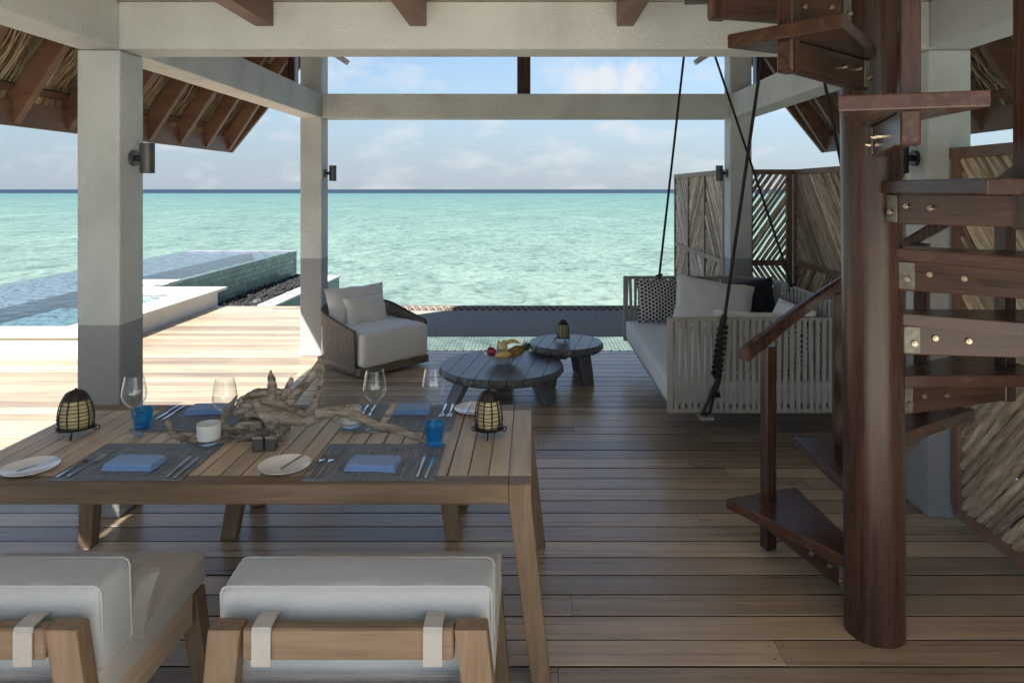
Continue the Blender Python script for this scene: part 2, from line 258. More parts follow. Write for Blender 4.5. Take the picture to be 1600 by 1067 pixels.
def sea_mat():
    m, t, p, o = mat('lagoon_water'); p.inputs['Roughness'].default_value = 0.25; p.inputs['Specular IOR Level'].default_value = 0.5; p.inputs['IOR'].default_value = 1.10
    g = N(t, 'ShaderNodeNewGeometry'); sx = N(t, 'ShaderNodeSeparateXYZ'); t.links.new(g.outputs['Position'], sx.inputs[0])
    lg = N(t, 'ShaderNodeMath', operation='LOGARITHM'); lg.inputs[1].default_value = 10
    nb = N(t, 'ShaderNodeTexNoise'); nb.inputs['Scale'].default_value = 0.012; nb.inputs['Detail'].default_value = 3; t.links.new(g.outputs['Position'], nb.inputs['Vector'])
    jm = N(t, 'ShaderNodeMath', operation='MULTIPLY_ADD'); jm.inputs[1].default_value = 0.0; t.links.new(nb.outputs[0], jm.inputs[0]); t.links.new(sx.outputs[1], jm.inputs[2])
    t.links.new(jm.outputs[0], lg.inputs[0])
    dv = N(t, 'ShaderNodeMath', operation='MULTIPLY'); dv.inputs[1].default_value = 0.25; t.links.new(lg.outputs[0], dv.inputs[0])
    far = ramp(t, dv.outputs[0], [(0.30, (0.275, 0.350, 0.302)), (0.42, (0.230, 0.335, 0.300)), (0.55, (0.180, 0.300, 0.282)), (0.685, (0.140, 0.265, 0.270)), (0.70, (0.038, 0.066, 0.112))])
    # coral and sand mottling of the shallow bed, with ripple shading painted into the colour
    mp = N(t, 'ShaderNodeMapping'); mp.inputs['Scale'].default_value = (1.15, 0.62, 1); t.links.new(g.outputs['Position'], mp.inputs[0])
    n1 = N(t, 'ShaderNodeTexNoise'); n1.inputs['Scale'].default_value = 1.5; n1.inputs['Detail'].default_value = 6; n1.inputs['Roughness'].default_value = 0.62; n1.inputs['Distortion'].default_value = 1.1; t.links.new(mp.outputs[0], n1.inputs['Vector'])
    n3 = N(t, 'ShaderNodeTexNoise'); n3.inputs['Scale'].default_value = 0.11; n3.inputs['Detail'].default_value = 5; n3.inputs['Roughness'].default_value = 0.6; t.links.new(mp.outputs[0], n3.inputs['Vector'])
    r1 = ramp(t, n1.outputs[0], [(0.3, (0.48, 0.52, 0.53)), (0.5, (0.95, 0.95, 0.95)), (0.70, (1.0, 1.0, 1.0)), (0.74,(1.0,1.0,1.0))])
    r3 = ramp(t, n3.outputs[0], [(0.3, (0.80, 0.85, 0.87)), (0.7, (1.1, 1.08, 1.07))])
    mx = N(t, 'ShaderNodeMix', data_type='RGBA', blend_type='MULTIPLY'); mx.inputs['Factor'].default_value = 1; t.links.new(far.outputs[0], mx.inputs['A']); t.links.new(r1.outputs[0], mx.inputs['B'])
    mx2 = N(t, 'ShaderNodeMix', data_type='RGBA', blend_type='MULTIPLY'); mx2.inputs['Factor'].default_value = 1; t.links.new(mx.outputs['Result'], mx2.inputs['A']); t.links.new(r3.outputs[0], mx2.inputs['B'])
    mp4 = N(t, 'ShaderNodeMapping'); mp4.inputs['Scale'].default_value = (1.0, 0.55, 1); t.links.new(g.outputs['Position'], mp4.inputs[0])
    n4 = N(t, 'ShaderNodeTexNoise'); n4.inputs['Scale'].default_value = 0.55; n4.inputs['Detail'].default_value = 6; n4.inputs['Roughness'].default_value = 0.7; n4.inputs['Distortion'].default_value = 0.8; t.links.new(mp4.outputs[0], n4.inputs['Vector'])
    r4 = ramp(t, n4.outputs[0], [(0.34, (0.62, 0.70, 0.74)), (0.46, (0.87, 0.90, 0.92)), (0.60, (1.0, 1.0, 1.0))])
    mx4 = N(t, 'ShaderNodeMix', data_type='RGBA', blend_type='MULTIPLY'); mx4.inputs['Factor'].default_value = 1; t.links.new(mx2.outputs['Result'], mx4.inputs['A']); t.links.new(r4.outputs[0], mx4.inputs['B'])
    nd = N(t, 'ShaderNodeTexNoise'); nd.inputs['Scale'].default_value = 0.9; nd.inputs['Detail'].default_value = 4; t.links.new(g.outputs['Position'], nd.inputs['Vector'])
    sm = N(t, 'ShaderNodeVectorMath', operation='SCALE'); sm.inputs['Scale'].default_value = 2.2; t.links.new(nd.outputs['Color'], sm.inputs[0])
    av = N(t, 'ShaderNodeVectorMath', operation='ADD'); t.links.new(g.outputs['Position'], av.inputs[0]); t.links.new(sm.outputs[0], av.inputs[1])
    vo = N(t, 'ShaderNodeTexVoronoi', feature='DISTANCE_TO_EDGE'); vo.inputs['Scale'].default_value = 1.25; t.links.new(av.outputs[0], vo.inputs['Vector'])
    r5 = ramp(t, vo.outputs[0], [(0.0, (1.0, 1.0, 0.97)), (0.10, (0.85, 0.87, 0.88)), (0.32, (0.74, 0.79, 0.81))])  # bright cell edges paint caustic light into the water colour
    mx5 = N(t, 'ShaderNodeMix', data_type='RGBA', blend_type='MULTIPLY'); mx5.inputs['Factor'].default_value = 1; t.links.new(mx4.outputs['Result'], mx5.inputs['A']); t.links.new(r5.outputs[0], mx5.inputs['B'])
    t.links.new(mx5.outputs['Result'], p.inputs['Base Color'])
    n2 = N(t, 'ShaderNodeTexNoise'); n2.inputs['Scale'].default_value = 2.6; n2.inputs['Detail'].default_value = 5; n2.inputs['Distortion'].default_value = 0.7; t.links.new(mp.outputs[0], n2.inputs['Vector'])
    bump(t, p, n2.outputs[0], 0.6, 0.10)
    p.inputs['Specular IOR Level'].default_value = 0.0; p.inputs['Roughness'].default_value = 1.0
    gl = N(t, 'ShaderNodeBsdfGlossy'); gl.inputs['Roughness'].default_value = 0.18; t.links.new(p.inputs['Normal'].links[0].from_socket, gl.inputs['Normal'])
    ms = N(t, 'ShaderNodeMixShader'); ms.inputs[0].default_value = 0.07; t.links.new(p.outputs[0], ms.inputs[1]); t.links.new(gl.outputs[0], ms.inputs[2]); t.links.new(ms.outputs[0], o.inputs[0])
    return m
M['sea'] = sea_mat()
def poolwater_mat():
    m, t, p, o = mat('pool_water'); t.nodes.remove(p)
    tr = N(t, 'ShaderNodeBsdfTransparent'); tr.inputs[0].default_value = (0.72, 0.88, 0.93, 1)
    gl = N(t, 'ShaderNodeBsdfGlossy'); gl.inputs['Roughness'].default_value = 0.05
    fr = N(t, 'ShaderNodeFresnel'); fr.inputs[0].default_value = 1.36
    g = N(t, 'ShaderNodeNewGeometry'); n = N(t, 'ShaderNodeTexNoise'); n.inputs['Scale'].default_value = 5; n.inputs['Detail'].default_value = 4; t.links.new(g.outputs['Position'], n.inputs['Vector'])
    b = N(t, 'ShaderNodeBump'); b.inputs['Strength'].default_value = 0.6; b.inputs['Distance'].default_value = 0.05; t.links.new(n.outputs[0], b.inputs['Height'])
    t.links.new(b.outputs[0], gl.inputs['Normal']); t.links.new(b.outputs[0], fr.inputs['Normal'])
    mx = N(t, 'ShaderNodeMixShader'); t.links.new(fr.outputs[0], mx.inputs[0]); t.links.new(tr.outputs[0], mx.inputs[1]); t.links.new(gl.outputs[0], mx.inputs[2]); t.links.new(mx.outputs[0], o.inputs[0]); return m
M['poolwater'] = poolwater_mat()
M['pooltile'] = wood('green_pool_tile', [(0.25, (0.10, 0.15, 0.12)), (0.5, (0.17, 0.235, 0.195)), (0.8, (0.26, 0.33, 0.275))], rough=0.35, vary=0.3, stretch=1, scale=9, bmp=0.15)
M['poolfloor'] = plain('pool_floor_tile', (0.21, 0.31, 0.33), 0.6, var=0.12, nscale=6)
M['poolledge'] = plain('pool_ledge_slate', (0.30, 0.31, 0.36), 0.5, var=0.12, nscale=4)
M['drain'] = plain('grey_green_wall', (0.22, 0.27, 0.25), 0.7, var=0.12, nscale=7)

# ------------------------------------------------------------------ mesh builder
def P(px, py, d):                     # a photo pixel at a known distance gives a place in metres
    return Vector(((px - VX) * d / FPX, d, EYE - (py - VY) * d / FPX))
class MB:
    def __init__(s): s.v = []; s.f = []
    def add(s, vs, fs):
        o = len(s.v); s.v += [tuple(x) for x in vs]; s.f += [tuple(i + o for i in f) for f in fs]; return s
    def box(s, x0, x1, y0, y1, z0, z1):
        return s.add([(x0,y0,z0),(x1,y0,z0),(x1,y1,z0),(x0,y1,z0),(x0,y0,z1),(x1,y0,z1),(x1,y1,z1),(x0,y1,z1)],
                     [(0,3,2,1),(4,5,6,7),(0,1,5,4),(1,2,6,5),(2,3,7,6),(3,0,4,7)])
    def hexa(s, bot, top):             # two quads of points
        return s.add(list(bot) + list(top), [(0,3,2,1),(4,5,6,7),(0,1,5,4),(1,2,6,5),(2,3,7,6),(3,0,4,7)])
    def bar(s, a, b, w, h, up=(0, 0, 1)):   # box from a to b, w sideways, h along up
        a = Vector(a); b = Vector(b); d = (b - a).normalized(); u = Vector(up); sd = d.cross(u).normalized(); u = sd.cross(d).normalized()
        q = lambda c: [c - sd*w/2 - u*h/2, c + sd*w/2 - u*h/2, c + sd*w/2 + u*h/2, c - sd*w/2 + u*h/2]
        return s.add(q(a) + q(b), [(0,1,2,3),(7,6,5,4),(0,4,5,1),(1,5,6,2),(2,6,7,3),(3,7,4,0)])
    def prism(s, poly, z0, z1):
        n = len(poly)
        return s.add([(x,y,z0) for x,y in poly] + [(x,y,z1) for x,y in poly],
                     [tuple(reversed(range(n))), tuple(range(n, 2*n))] + [(i,(i+1)%n,n+(i+1)%n,n+i) for i in range(n)])
    def tube(s, pts, rad, n=8, caps=True, closed=False):
        pts = [Vector(p) for p in pts]; k = len(pts)
        if not hasattr(rad, '__len__'): rad = [rad]*k
        tg = []
        for i in range(k):
            a = pts[i-1] if (i or closed) else pts[0]; b = pts[(i+1) % k] if (i < k-1 or closed) else pts[-1]
            tg.append((b-a).normalized())
        ref = Vector((0,0,1)) if abs(tg[0].z) < 0.9 else Vector((1,0,0))
        u = tg[0].cross(ref).normalized(); vs = []
        for i in range(k):
            u = (u - tg[i]*u.dot(tg[i])).normalized(); w = tg[i].cross(u)
            for j in range(n):
                a = 2*math.pi*j/n; vs.append(pts[i] + (u*math.cos(a) + w*math.sin(a))*rad[i])
        fs = []
        for i in range(k if closed else k-1):
            i2 = (i+1) % k
            for j in range(n): fs.append((i*n+j, i*n+(j+1)%n, i2*n+(j+1)%n, i2*n+j))
        if caps and not closed: fs += [tuple(reversed(range(n))), tuple(range((k-1)*n, k*n))]
        return s.add(vs, fs)
    def lathe(s, prof, n=24, c=(0,0,0), sx=1.0, sy=1.0, caps=False):
        vs = []; fs = []
        for r, z in prof:
            for j in range(n):
                a = 2*math.pi*j/n; vs.append((c[0]+r*sx*math.cos(a), c[1]+r*sy*math.sin(a), c[2]+z))
        k = len(prof)
        for i in range(k-1):
            for j in range(n): fs.append((i*n+j, i*n+(j+1)%n, (i+1)*n+(j+1)%n, (i+1)*n+j))
        if caps: fs += [tuple(reversed(range(n))), tuple(range((k-1)*n, k*n))]
        return s.add(vs, fs)
    def xform(s, mtx): s.v = [tuple(mtx @ Vector(v)) for v in s.v]; return s
    def jitter(s, amp, freq=8.0, seed=0):
        o = Vector((seed*3.7, seed*1.3, seed*2.1)); r = []
        for v in s.v:
            p = Vector(v); r.append(tuple(p + noise.noise_vector(p*freq + o)*amp))
        s.v = r; return s
    def mesh(s, name, m, bev=0.0, smooth=False, seg=1):
        me = bpy.data.meshes.new(name); me.from_pydata(s.v, [], s.f)
        if bev or smooth:
            b = bmesh.new(); b.from_mesh(me)
            if smooth: bmesh.ops.recalc_face_normals(b, faces=b.faces)
            if bev:
                bmesh.ops.recalc_face_normals(b, faces=b.faces)
                es = [e for e in b.edges if len(e.link_faces) == 2 and e.calc_face_angle(0) > 0.5]
                bmesh.ops.bevel(b, geom=es, offset=bev, segments=seg, affect='EDGES', profile=0.6, clamp_overlap=True)
            b.to_mesh(me); b.free()
        if smooth:
            for p in me.polygons: p.use_smooth = True
            me.set_sharp_from_angle(angle=R(40))
        if m: me.materials.append(M[m] if isinstance(m, str) else m)
        me.update(); return me
    def build(s, name, m, parent=None, bev=0.0, smooth=False, world=False, seg=1):
        if world and parent is not None:
            L = parent_world(parent); s.v = [(x-L.x, y-L.y, z-L.z) for x, y, z in s.v]
        return link(name, s.mesh(name, m, bev, smooth, seg), parent)
def parent_world(o):
    L = Vector((0,0,0))
    while o is not None: L += o.location; o = o.parent
    return L
def link(name, me, parent=None):
    o = bpy.data.objects.new(name, me); COL.objects.link(o); o.parent = parent; return o
def tag(o, label=None, cat=None, group=None, kind=None):
    if label: o['label'] = label
    if cat: o['category'] = cat
    if group: o['group'] = group
    if kind: o['kind'] = kind
    return o
def thing(name, label, cat, loc=(0,0,0), rz=0.0, group=None):
    o = bpy.data.objects.new(name, None); o.empty_display_size = 0.1; COL.objects.link(o); o.location = loc; o.rotation_euler = (0,0,rz)
    return tag(o, label, cat, group)
def kids(o): return [c for c in bpy.data.objects if c.parent == o]
def copy_tree(o, parent=None):
    c = o.copy(); COL.objects.link(c); c.parent = parent
    for ch in kids(o): copy_tree(ch, c)
    return c
def place(o, loc, rz=0.0, label=None):
    o.location = loc; o.rotation_euler = (0,0,rz)
    if label: o['label'] = label
    return o
def rbox(sx, sy, sz, r, n=8, bulge=(0,0,0), wr=0.0, seed=0, freq=6):
    """cushion: box with rounded edges and a soft bulge, wrinkled a little; centred at the origin"""
    b = bmesh.new(); bmesh.ops.create_cube(b, size=2.0); bmesh.ops.subdivide_edges(b, edges=b.edges[:], cuts=n, use_grid_fill=True)
    h = Vector((sx/2, sy/2, sz/2)); s = MB()
    def squash(t): return math.copysign(1 - (1-abs(t))**1.6, t)     # denser near the edges
    for v in b.verts:
        u = Vector((squash(v.co.x), squash(v.co.y), squash(v.co.z)))
        p = Vector((u.x*h.x, u.y*h.y, u.z*h.z)); q = Vector([max(-(h[k]-r), min(h[k]-r, p[k])) for k in range(3)]); d = p - q
        nrm = Vector((0,0,0))
        if d.length > 1e-7: p = q + d.normalized()*r
        fx, fy, fz = (1-u.x**2), (1-u.y**2), (1-u.z**2)
        p.x += bulge[0]*u.x*fy*fz; p.y += bulge[1]*u.y*fx*fz; p.z += bulge[2]*u.z*fx*fy
        if wr: p += noise.noise_vector(p*freq + Vector((seed*5.1, seed, seed*2)))*wr
        v.co = p
    b.verts.index_update()
    s.v = [tuple(v.co) for v in b.verts]; s.f = [tuple(v.index for v in f.verts) for f in b.faces]; b.free(); return s
def pillow(w, h, t, n=20, seed=0, wr=0.024):
    """knife-edge pillow in the XZ plane, thickness along Y, centred"""
    s = MB(); idx = {}
    for side in (1, -1):
        for i in range(n+1):
            for j in range(n+1):
                u = -1+2*i/n; v = -1+2*j/n; edge = i in (0,n) or j in (0,n)
                if edge and side == -1: idx[(side,i,j)] = idx[(1,i,j)]; continue
                x = u*w/2*(1-0.07*(1-v*v)); z = v*h/2*(1-0.07*(1-u*u))
                y = side*t/2*((1-u*u)*(1-v*v))**0.42 if not edge else 0
                p = Vector((x,y,z)); p += noise.noise_vector(p*7+Vector((seed*3.1,0,seed)))*wr*(0.4 if edge else 1)
                idx[(side,i,j)] = len(s.v); s.v.append(tuple(p))
        for i in range(n):
            for j in range(n):
                q = (idx[(side,i,j)], idx[(side,i+1,j)], idx[(side,i+1,j+1)], idx[(side,i,j+1)])
                s.f.append(q if side == -1 else tuple(reversed(q)))
    return s
def pillow_thing(name, label, cat, w, h, t, m, loc, rot, seed=0, group=None, piping=True):
    """rot: (tilt back about local X, then heading about Z)"""
    o = pillow(w, h, t, seed=seed).build(name, m, None, smooth=True)
    o.location = loc; o.rotation_euler = rot; return tag(o, label, cat, group)

# ------------------------------------------------------------------ sea
tag(MB().add([(-30000,-200,-1.6),(30000,-200,-1.6),(30000,40000,-1.6),(-30000,40000,-1.6)], [(0,1,2,3)]).build('sea', 'sea'),
    'turquoise lagoon reaching to a dark blue band on the horizon', None, None, 'structure')

# ------------------------------------------------------------------ deck of planks
deck = thing('deck', 'timber plank deck under the pavilion and out to the pool', None); deck['kind'] = 'structure'
PITCH, GAP = 0.1593, 0.010
def plank(x0, x1, y, w, parent, z=0.0, t=0.032, c=0.0018):
    sec = [(-w/2,-t),(w/2,-t),(w/2,-c),(w/2-c,0),(-w/2+c,0),(-w/2,-c)]
    L = (x1-x0)/2; vs = [(-L,a,b) for a,b in sec] + [(L,a,b) for a,b in sec]
    mb = MB().add(vs, [tuple(range(6)), tuple(reversed(range(6,12)))] + [(i,6+i,6+(i+1)%6,(i+1)%6) for i in range(6)])
    me = mb.mesh('plank', 'deck'); me.materials.append(M['gap_shade'])
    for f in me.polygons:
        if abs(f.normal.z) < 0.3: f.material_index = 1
    o = link('plank', me, parent); o.location = ((x0+x1)/2, y+w/2, z + rnd.uniform(-0.0012, 0.0012)); return o
y0 = 1998/744.7 - 4*PITCH; screws = MB()
row = 0; y = y0
while y + PITCH < 11.05:
    if y < 7.85:
        lo, hi = -8.2, (3.10 if y > 4.2 else 2.62)
    else: lo, hi = (-4.97, -2.36)
    if y > 7.5 and y < 7.85: lo = -4.97
    x = lo; first = rnd.uniform(0.9, 4.6); k = 0
    while x < hi - 0.02:
        ln = first if k == 0 else rnd.uniform(3.0, 5.0)
        x2 = min(hi, x+ln)
        if hi - x2 < 0.45: x2 = hi
        plank(x+0.0012, x2-0.0012, y+GAP/2, PITCH-GAP, deck)
        for sx in (x+0.03, x2-0.03):
            for fy in (0.25, 0.75):
                cxx, cyy = sx + rnd.uniform(-.006,.006), y+PITCH*fy
                screws.add([(cxx+0.006*math.cos(a), cyy+0.006*math.sin(a), 0.0022) for a in [k2*math.pi/3 for k2 in range(6)]], [tuple(range(6))])
        x = x2; k += 1
    y += PITCH; row += 1
DECK_END = y
tag(screws.build('screw_heads', 'steelplate', deck), kind='stuff')
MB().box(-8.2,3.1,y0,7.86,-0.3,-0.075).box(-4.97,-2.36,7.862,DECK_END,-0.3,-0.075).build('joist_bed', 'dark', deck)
plank_near = MB().box(-4.2,2.62,0.31,y0-0.004,-0.2,0.0).build('rear_floor', 'deck', deck)

# ------------------------------------------------------------------ pool on the left
pool = thing('swimming_pool', 'infinity pool with pale coping and green tiled wall beside the deck', 'pool', (-6.15, 9, 0))
def pw(mb, name, m, bev=0.0, parent=None): return mb.build(name, m, parent or pool, bev=bev, world=True)
pw(MB().box(-9.4,-4.99,7.62,8.0,-0.5,0.215), 'front_wall', 'render')
pw(MB().box(-5.36,-4.99,8.001,11.0,-0.5,0.215), 'side_wall', 'render')
pw(MB().box(-6.6,-5.361,10.70,11.25,-0.5,0.215), 'rear_wall', 'render')
pw(MB().box(-9.42,-4.965,7.59,8.03,0.216,0.262), 'coping', 'render', 0.006)
pw(MB().box(-5.385,-4.965,8.032,11.30,0.216,0.262), 'coping', 'render', 0.006)
pw(MB().box(-6.7,-5.387,10.68,11.30,0.216,0.262), 'coping', 'render', 0.006)
pw(MB().box(-7.3,-6.17,11.75,12.2,0.2,0.262), 'coping', 'render', 0.006)
pw(MB().box(-7.33,-5.37,8.04,10.66,-0.35,0.02), 'shallow_floor', 'poolfloor')
pw(MB().box(-6.6,-5.4,8.05,8.6,0.021,0.12), 'step', 'render', 0.01)
pw(MB().box(-7.33,-6.2,10.66,18.1,-0.9,-0.25), 'basin_floor', 'poolfloor')
pw(MB().box(-9.02,-7.335,8.03,18.1,-0.9,0.205), 'overflow_ledge', 'poolledge')
pw(MB().box(-9.02,-6.175,18.1,18.2,-0.9,0.245), 'end_wall', 'poolledge')
pw(MB().box(-6.38,-6.19,11.3,18.1,-0.45,0.226), 'tiled_wall', 'drain')
pw(MB().add([(-9.04,8.03,0.236),(-5.386,8.03,0.236),(-5.386,10.678,0.236),(-9.04,10.678,0.236)],[(0,1,2,3)]), 'water', 'poolwater')
pw(MB().add([(-9.04,10.679,0.236),(-6.188,10.679,0.236),(-6.188,18.1,0.236),(-9.04,18.1,0.236)],[(0,1,2,3)]), 'water', 'poolwater')
tw, th = 0.215, 0.108
tile_me = MB().box(-0.006,0.006,-tw/2+0.003,tw/2-0.003,-th/2+0.003,th/2-0.003).mesh('tile', 'pooltile', 0.002)
for r_ in range(6):
    for c_ in range(32):
        yy = 11.33 + tw*(c_+0.5) + (tw/2 if r_ % 2 else 0)
        if yy > 18.1: continue
        o = link('tile', tile_me, pool); o.location = Vector((-6.184+rnd.uniform(-.002,.002), yy, 0.245-th*(r_+0.5))) - pool.location
pb = MB()
for k in range(1500):
    yy = rnd.uniform(11.1,18.0); c = Vector((rnd.uniform(-6.1,-4.45 if yy < 14.6 else -5.35), yy, -0.40+rnd.uniform(0,.05))); r_ = rnd.uniform(0.025,0.065)
    ico = [(0,0,1),(1,0,0.1),(0.3,0.95,0),(-0.8,0.6,0.05),(-0.8,-0.6,-0.05),(0.3,-0.95,0),(0,0,-1)]
    vs = [c + Vector((a*rnd.uniform(.8,1.2), b*rnd.uniform(.8,1.2), d*0.6*rnd.uniform(.8,1.2)))*r_ for a,b,d in ico]
    pb.add(vs, [(0,1,2),(0,2,3),(0,3,4),(0,4,5),(0,5,1),(6,2,1),(6,3,2),(6,4,3),(6,5,4),(6,1,5)])
tag(pb.build('pebbles', 'pebble'), 'black pebbles filling the drain beside the green pool wall', 'pebbles', None, 'stuff')
dr = thing('drain_channel', 'pale edged drain wall beyond the deck beside the pebbles', 'wall', (-4.25, 12, 0))
MB().box(-6.18,-4.37,11.06,14.8,-0.6,-0.42).box(-6.18,-5.3,14.801,18.1,-0.6,-0.42).build('bed', 'drain', dr, world=True)
MB().box(-4.36,-4.11,11.06,14.8,-1.7,-0.035).build('wall', 'drain', dr, world=True)
MB().box(-4.38,-4.09,11.05,14.82,-0.034,0.004).build('coping', 'render', dr, bev=0.005, world=True)

# ------------------------------------------------------------------ columns and beams
def column(x0, x1, y0, y1, top, label):
    return tag(MB().box(x0,x1,y0,y1,0.002,top).build('column', 'column', None, bev=0.012, seg=2), label, 'column', 'plastered columns')
LX0, LX1, RX0, RX1 = -2.555, -2.315, 2.235, 2.475
column(LX0,LX1,3.887,4.128,2.634,'near left plastered column rising behind the dining table')
column(LX0,LX1,7.64,7.88,3.62,'far left plastered column behind the armchair, sunlit at its foot')
column(RX0,RX1,3.887,4.128,2.634,'near right plastered column behind the spiral stair')
column(2.20,2.44,7.64,7.88,3.62,'far right plastered column behind the hanging daybed')
BZ0, BZ1 = 2.638, 2.906
def beam(x0,x1,y0,y1,label): return tag(MB().box(x0,x1,y0,y1,BZ0,BZ1).build('beam', 'stucco', None, bev=0.010, seg=2), label, 'beam', 'plastered beams')
beam(LX0,RX1,3.887,4.128,'front plastered cross beam along the top of the view')
beam(-2.312,2.197,7.642,7.878,'far plastered cross beam in front of the sky')
beam(LX0+.002,LX1-.002,4.131,7.637,'left plastered side beam between the two left columns')
beam(2.22,2.46,4.131,7.637,'right plastered side beam between the two right columns')
beam(LX0+.002,LX1-.002,-0.7,3.884,'left plastered side beam running overhead toward the viewer')
beam(RX0+.002,RX1-.002,-0.7,3.884,'right plastered side beam running overhead past the stair')

# ceiling over the dining area: joists and the boards of the floor above, open round the stair
for xa, xb, lb in ((-1.548,-1.447,'brown ceiling joist meeting the front beam above the dining table'),(-0.684,-0.587,'brown ceiling joist meeting the front beam left of its middle'),(0.479,0.576,'brown ceiling joist meeting the front beam left of the stair')):
    tag(MB().box(xa,xb,-0.7,3.883,2.764,2.907).build('ceiling_joist', 'rafter_y', None, bev=0.004), lb, 'joist', 'ceiling joists')
up = thing('upper_floor', 'pale board floor of the storey above the dining area', 'ceiling', (0,2,2.93))
k = 0; x = -2.6
while x < 2.5:
    w = 0.146; a = x; b = x+w
    spans = [(-0.7, 4.15)] if b < 0.55 else [(-0.7, 1.85), (3.885, 4.15)]
    for s0, s1 in spans: MB().box(a+0.002,b-0.002,s0,s1,2.909,2.945).build('board', 'ceilboard', up, world=True)
    x += w; k += 1
tag(MB().box(2.9,3.3,-9,0.6,0,5.5).build('wall_bounce', 'stucco'), 'unseen plastered wall added behind the viewer to bounce sunlight in', None, None, 'structure')  # out of view, added so sunlight bounces into the dining area
tag(MB().box(-12,-4.3,-4,1.3,0,3.7).build('wall_shade_wing', 'stucco'), 'unseen house wing set to shade the near left deck', None, None, 'structure')  # out of view, placed and sized to shade the near left deck
tag(MB().box(-4.2,2.88,-9,0.3,-0.2,-0.004).build('terrace_bounce', 'paving'), 'unseen pale paving added behind the viewer to bounce sunlight up', None, None, 'structure')  # out of view, added as a sunlit reflector for the dining area

tag(MB().add([(-3.1,-0.72,2.95),(3.1,-0.72,2.95),(0,-0.72,7.9),(-3.1,-0.85,2.95),(3.1,-0.85,2.95),(0,-0.85,7.9)],[(0,1,2),(5,4,3),(0,3,4,1),(1,4,5,2),(2,5,3,0)]).build('wall_sun_stop', 'stucco'), 'unseen gable wall added to keep sun out of the stair opening', None, None, 'structure')  # out of view, added to block sun from the stair opening

# ------------------------------------------------------------------ thatched roof slopes
TH = R(57)
def roof(side, xe, label):
    root = thing('thatched_roof', label, 'roof', (xe, 5.5, 2.28)); c, s_ = math.cos(TH), math.sin(TH)
    U = Vector((-side*c, 0, s_)); Nn = Vector((side*s_, 0, c)); E = Vector((xe, 0, 2.28)) - root.location; E.y = -root.location.y
    pt = lambda y, u, n: E + U*u + Nn*n + Vector((0, y, 0))
    L = (abs(xe)-0.02)/c
    d = 7.70
    while d > -0.7:
        for (w,) in ((0.065,),):
            m_ = MB(); q = [pt(d-w/2,0.0,0), pt(d+w/2,0.0,0), pt(d+w/2,0.0,0.13), pt(d-w/2,0.0,0.13)]; q2 = [p_ + U*L for p_ in q]
            q[2] -= U*0.0; m_.add(q+q2, [(0,3,2,1),(4,5,6,7),(0,1,5,4),(1,2,6,5),(2,3,7,6),(3,0,4,7)])
            o = m_.build('rafter', 'rafter', root, bev=0.003)
        d -= 0.53
    u = 0.16
    while u < 3.2:
        m_ = MB(); a = pt(-0.7,u,0.132); b = pt(7.72,u,0.132)
        m_.add([a, a+U*0.055, a+U*0.055+Nn*0.028, a+Nn*0.028, b, b+U*0.055, b+U*0.055+Nn*0.028, b+Nn*0.028], [(0,1,2,3),(7,6,5,4),(0,4,5,1),(1,5,6,2),(2,6,7,3),(3,7,4,0)])
        m_.build('batten', 'rafter_y', root); u += 0.42
    # fascia board along the eave
    f = MB(); f.box(xe+side*0.004, xe+side*0.03, -0.7, 7.76, 2.262, 2.43); f.build('fascia_board', 'rafter_y', root, bev=0.002, world=True)
    bk = MB(); a = pt(-0.8,0.02,0.22); b = pt(7.76,0.02,0.22)
    PR = Vector((0,1.7,0))      # unseen ridge end flown out past the eaves to shade the net
    bk.add([a, b, b+U*L+PR, a+U*L, a+Nn*0.11, b+Nn*0.11, b+U*L+PR+Nn*0.11, a+U*L+Nn*0.11], [(0,1,2,3),(7,6,5,4),(0,4,5,1),(1,5,6,2),(2,6,7,3),(3,7,4,0)])
    bk.build('thatch_backing', 'thatchback', root)
    st = MB()
    for k in range(5200):
        u0 = 0.16 + 0.42*rnd.randrange(-1, 6) + rnd.uniform(0.0,0.12); y = rnd.uniform(3.3, 7.75); ln = rnd.uniform(0.35,0.55); w = rnd.uniform(0.006,0.020)
        tl = rnd.gauss(0.10,0.09)*ln; n0 = rnd.uniform(0.165,0.215); sag = rnd.uniform(0.0,0.03); up_ = rnd.uniform(0,0.02)
        pts = [(0,0),(0.5,-sag),(1.0,up_)]; vs = []
        for t_, nn in pts:
            yy = y + tl*t_ + 0.02*math.sin(t_*3+y*9); u_ = u0+ln*t_
            vs += [pt(yy-w/2, max(0.0,u_), n0+nn), pt(yy+w/2, max(0.0,u_), n0+nn+0.003)]
        st.add(vs, [(0,1,3,2),(2,3,5,4)])
    tag(st.build('thatch', 'thatch', root), kind='stuff')
    for w_ in [MB()]:
        # barge rafter at the open gable end
        q = [pt(7.74,-0.02,-0.01), pt(7.79,-0.02,-0.01), pt(7.79,-0.02,0.34), pt(7.74,-0.02,0.34)]; q2 = [p_+U*(L+0.02)+PR for p_ in q]
        w_.add(q+q2, [(0,3,2,1),(4,5,6,7),(0,1,5,4),(1,2,6,5),(2,3,7,6),(3,0,4,7)]); w_.build('barge_board', 'rafter', root, bev=0.003)
    return root
roof(-1, -3.36, 'left thatched eave with brown rafters outside the columns')
roof(1, 3.27, 'right thatched eave with brown rafters above the stick screens')
def post(x0,x1,y0,y1,z0,z1,label): return tag(MB().box(x0,x1,y0,y1,z0,z1).build('roof_post', 'mahog_z', None, bev=0.004), label, 'post', 'brown roof posts')
post(-0.156,-0.008,7.68,7.83,2.908,6.9,'short brown post standing on the middle of the far beam')
post(-2.70,-2.625,7.66,7.80,2.7,3.40,'brown roof post beside the top of the far left column')
post(2.50,2.575,7.66,7.80,2.7,3.40,'brown roof post beside the top of the far right column')
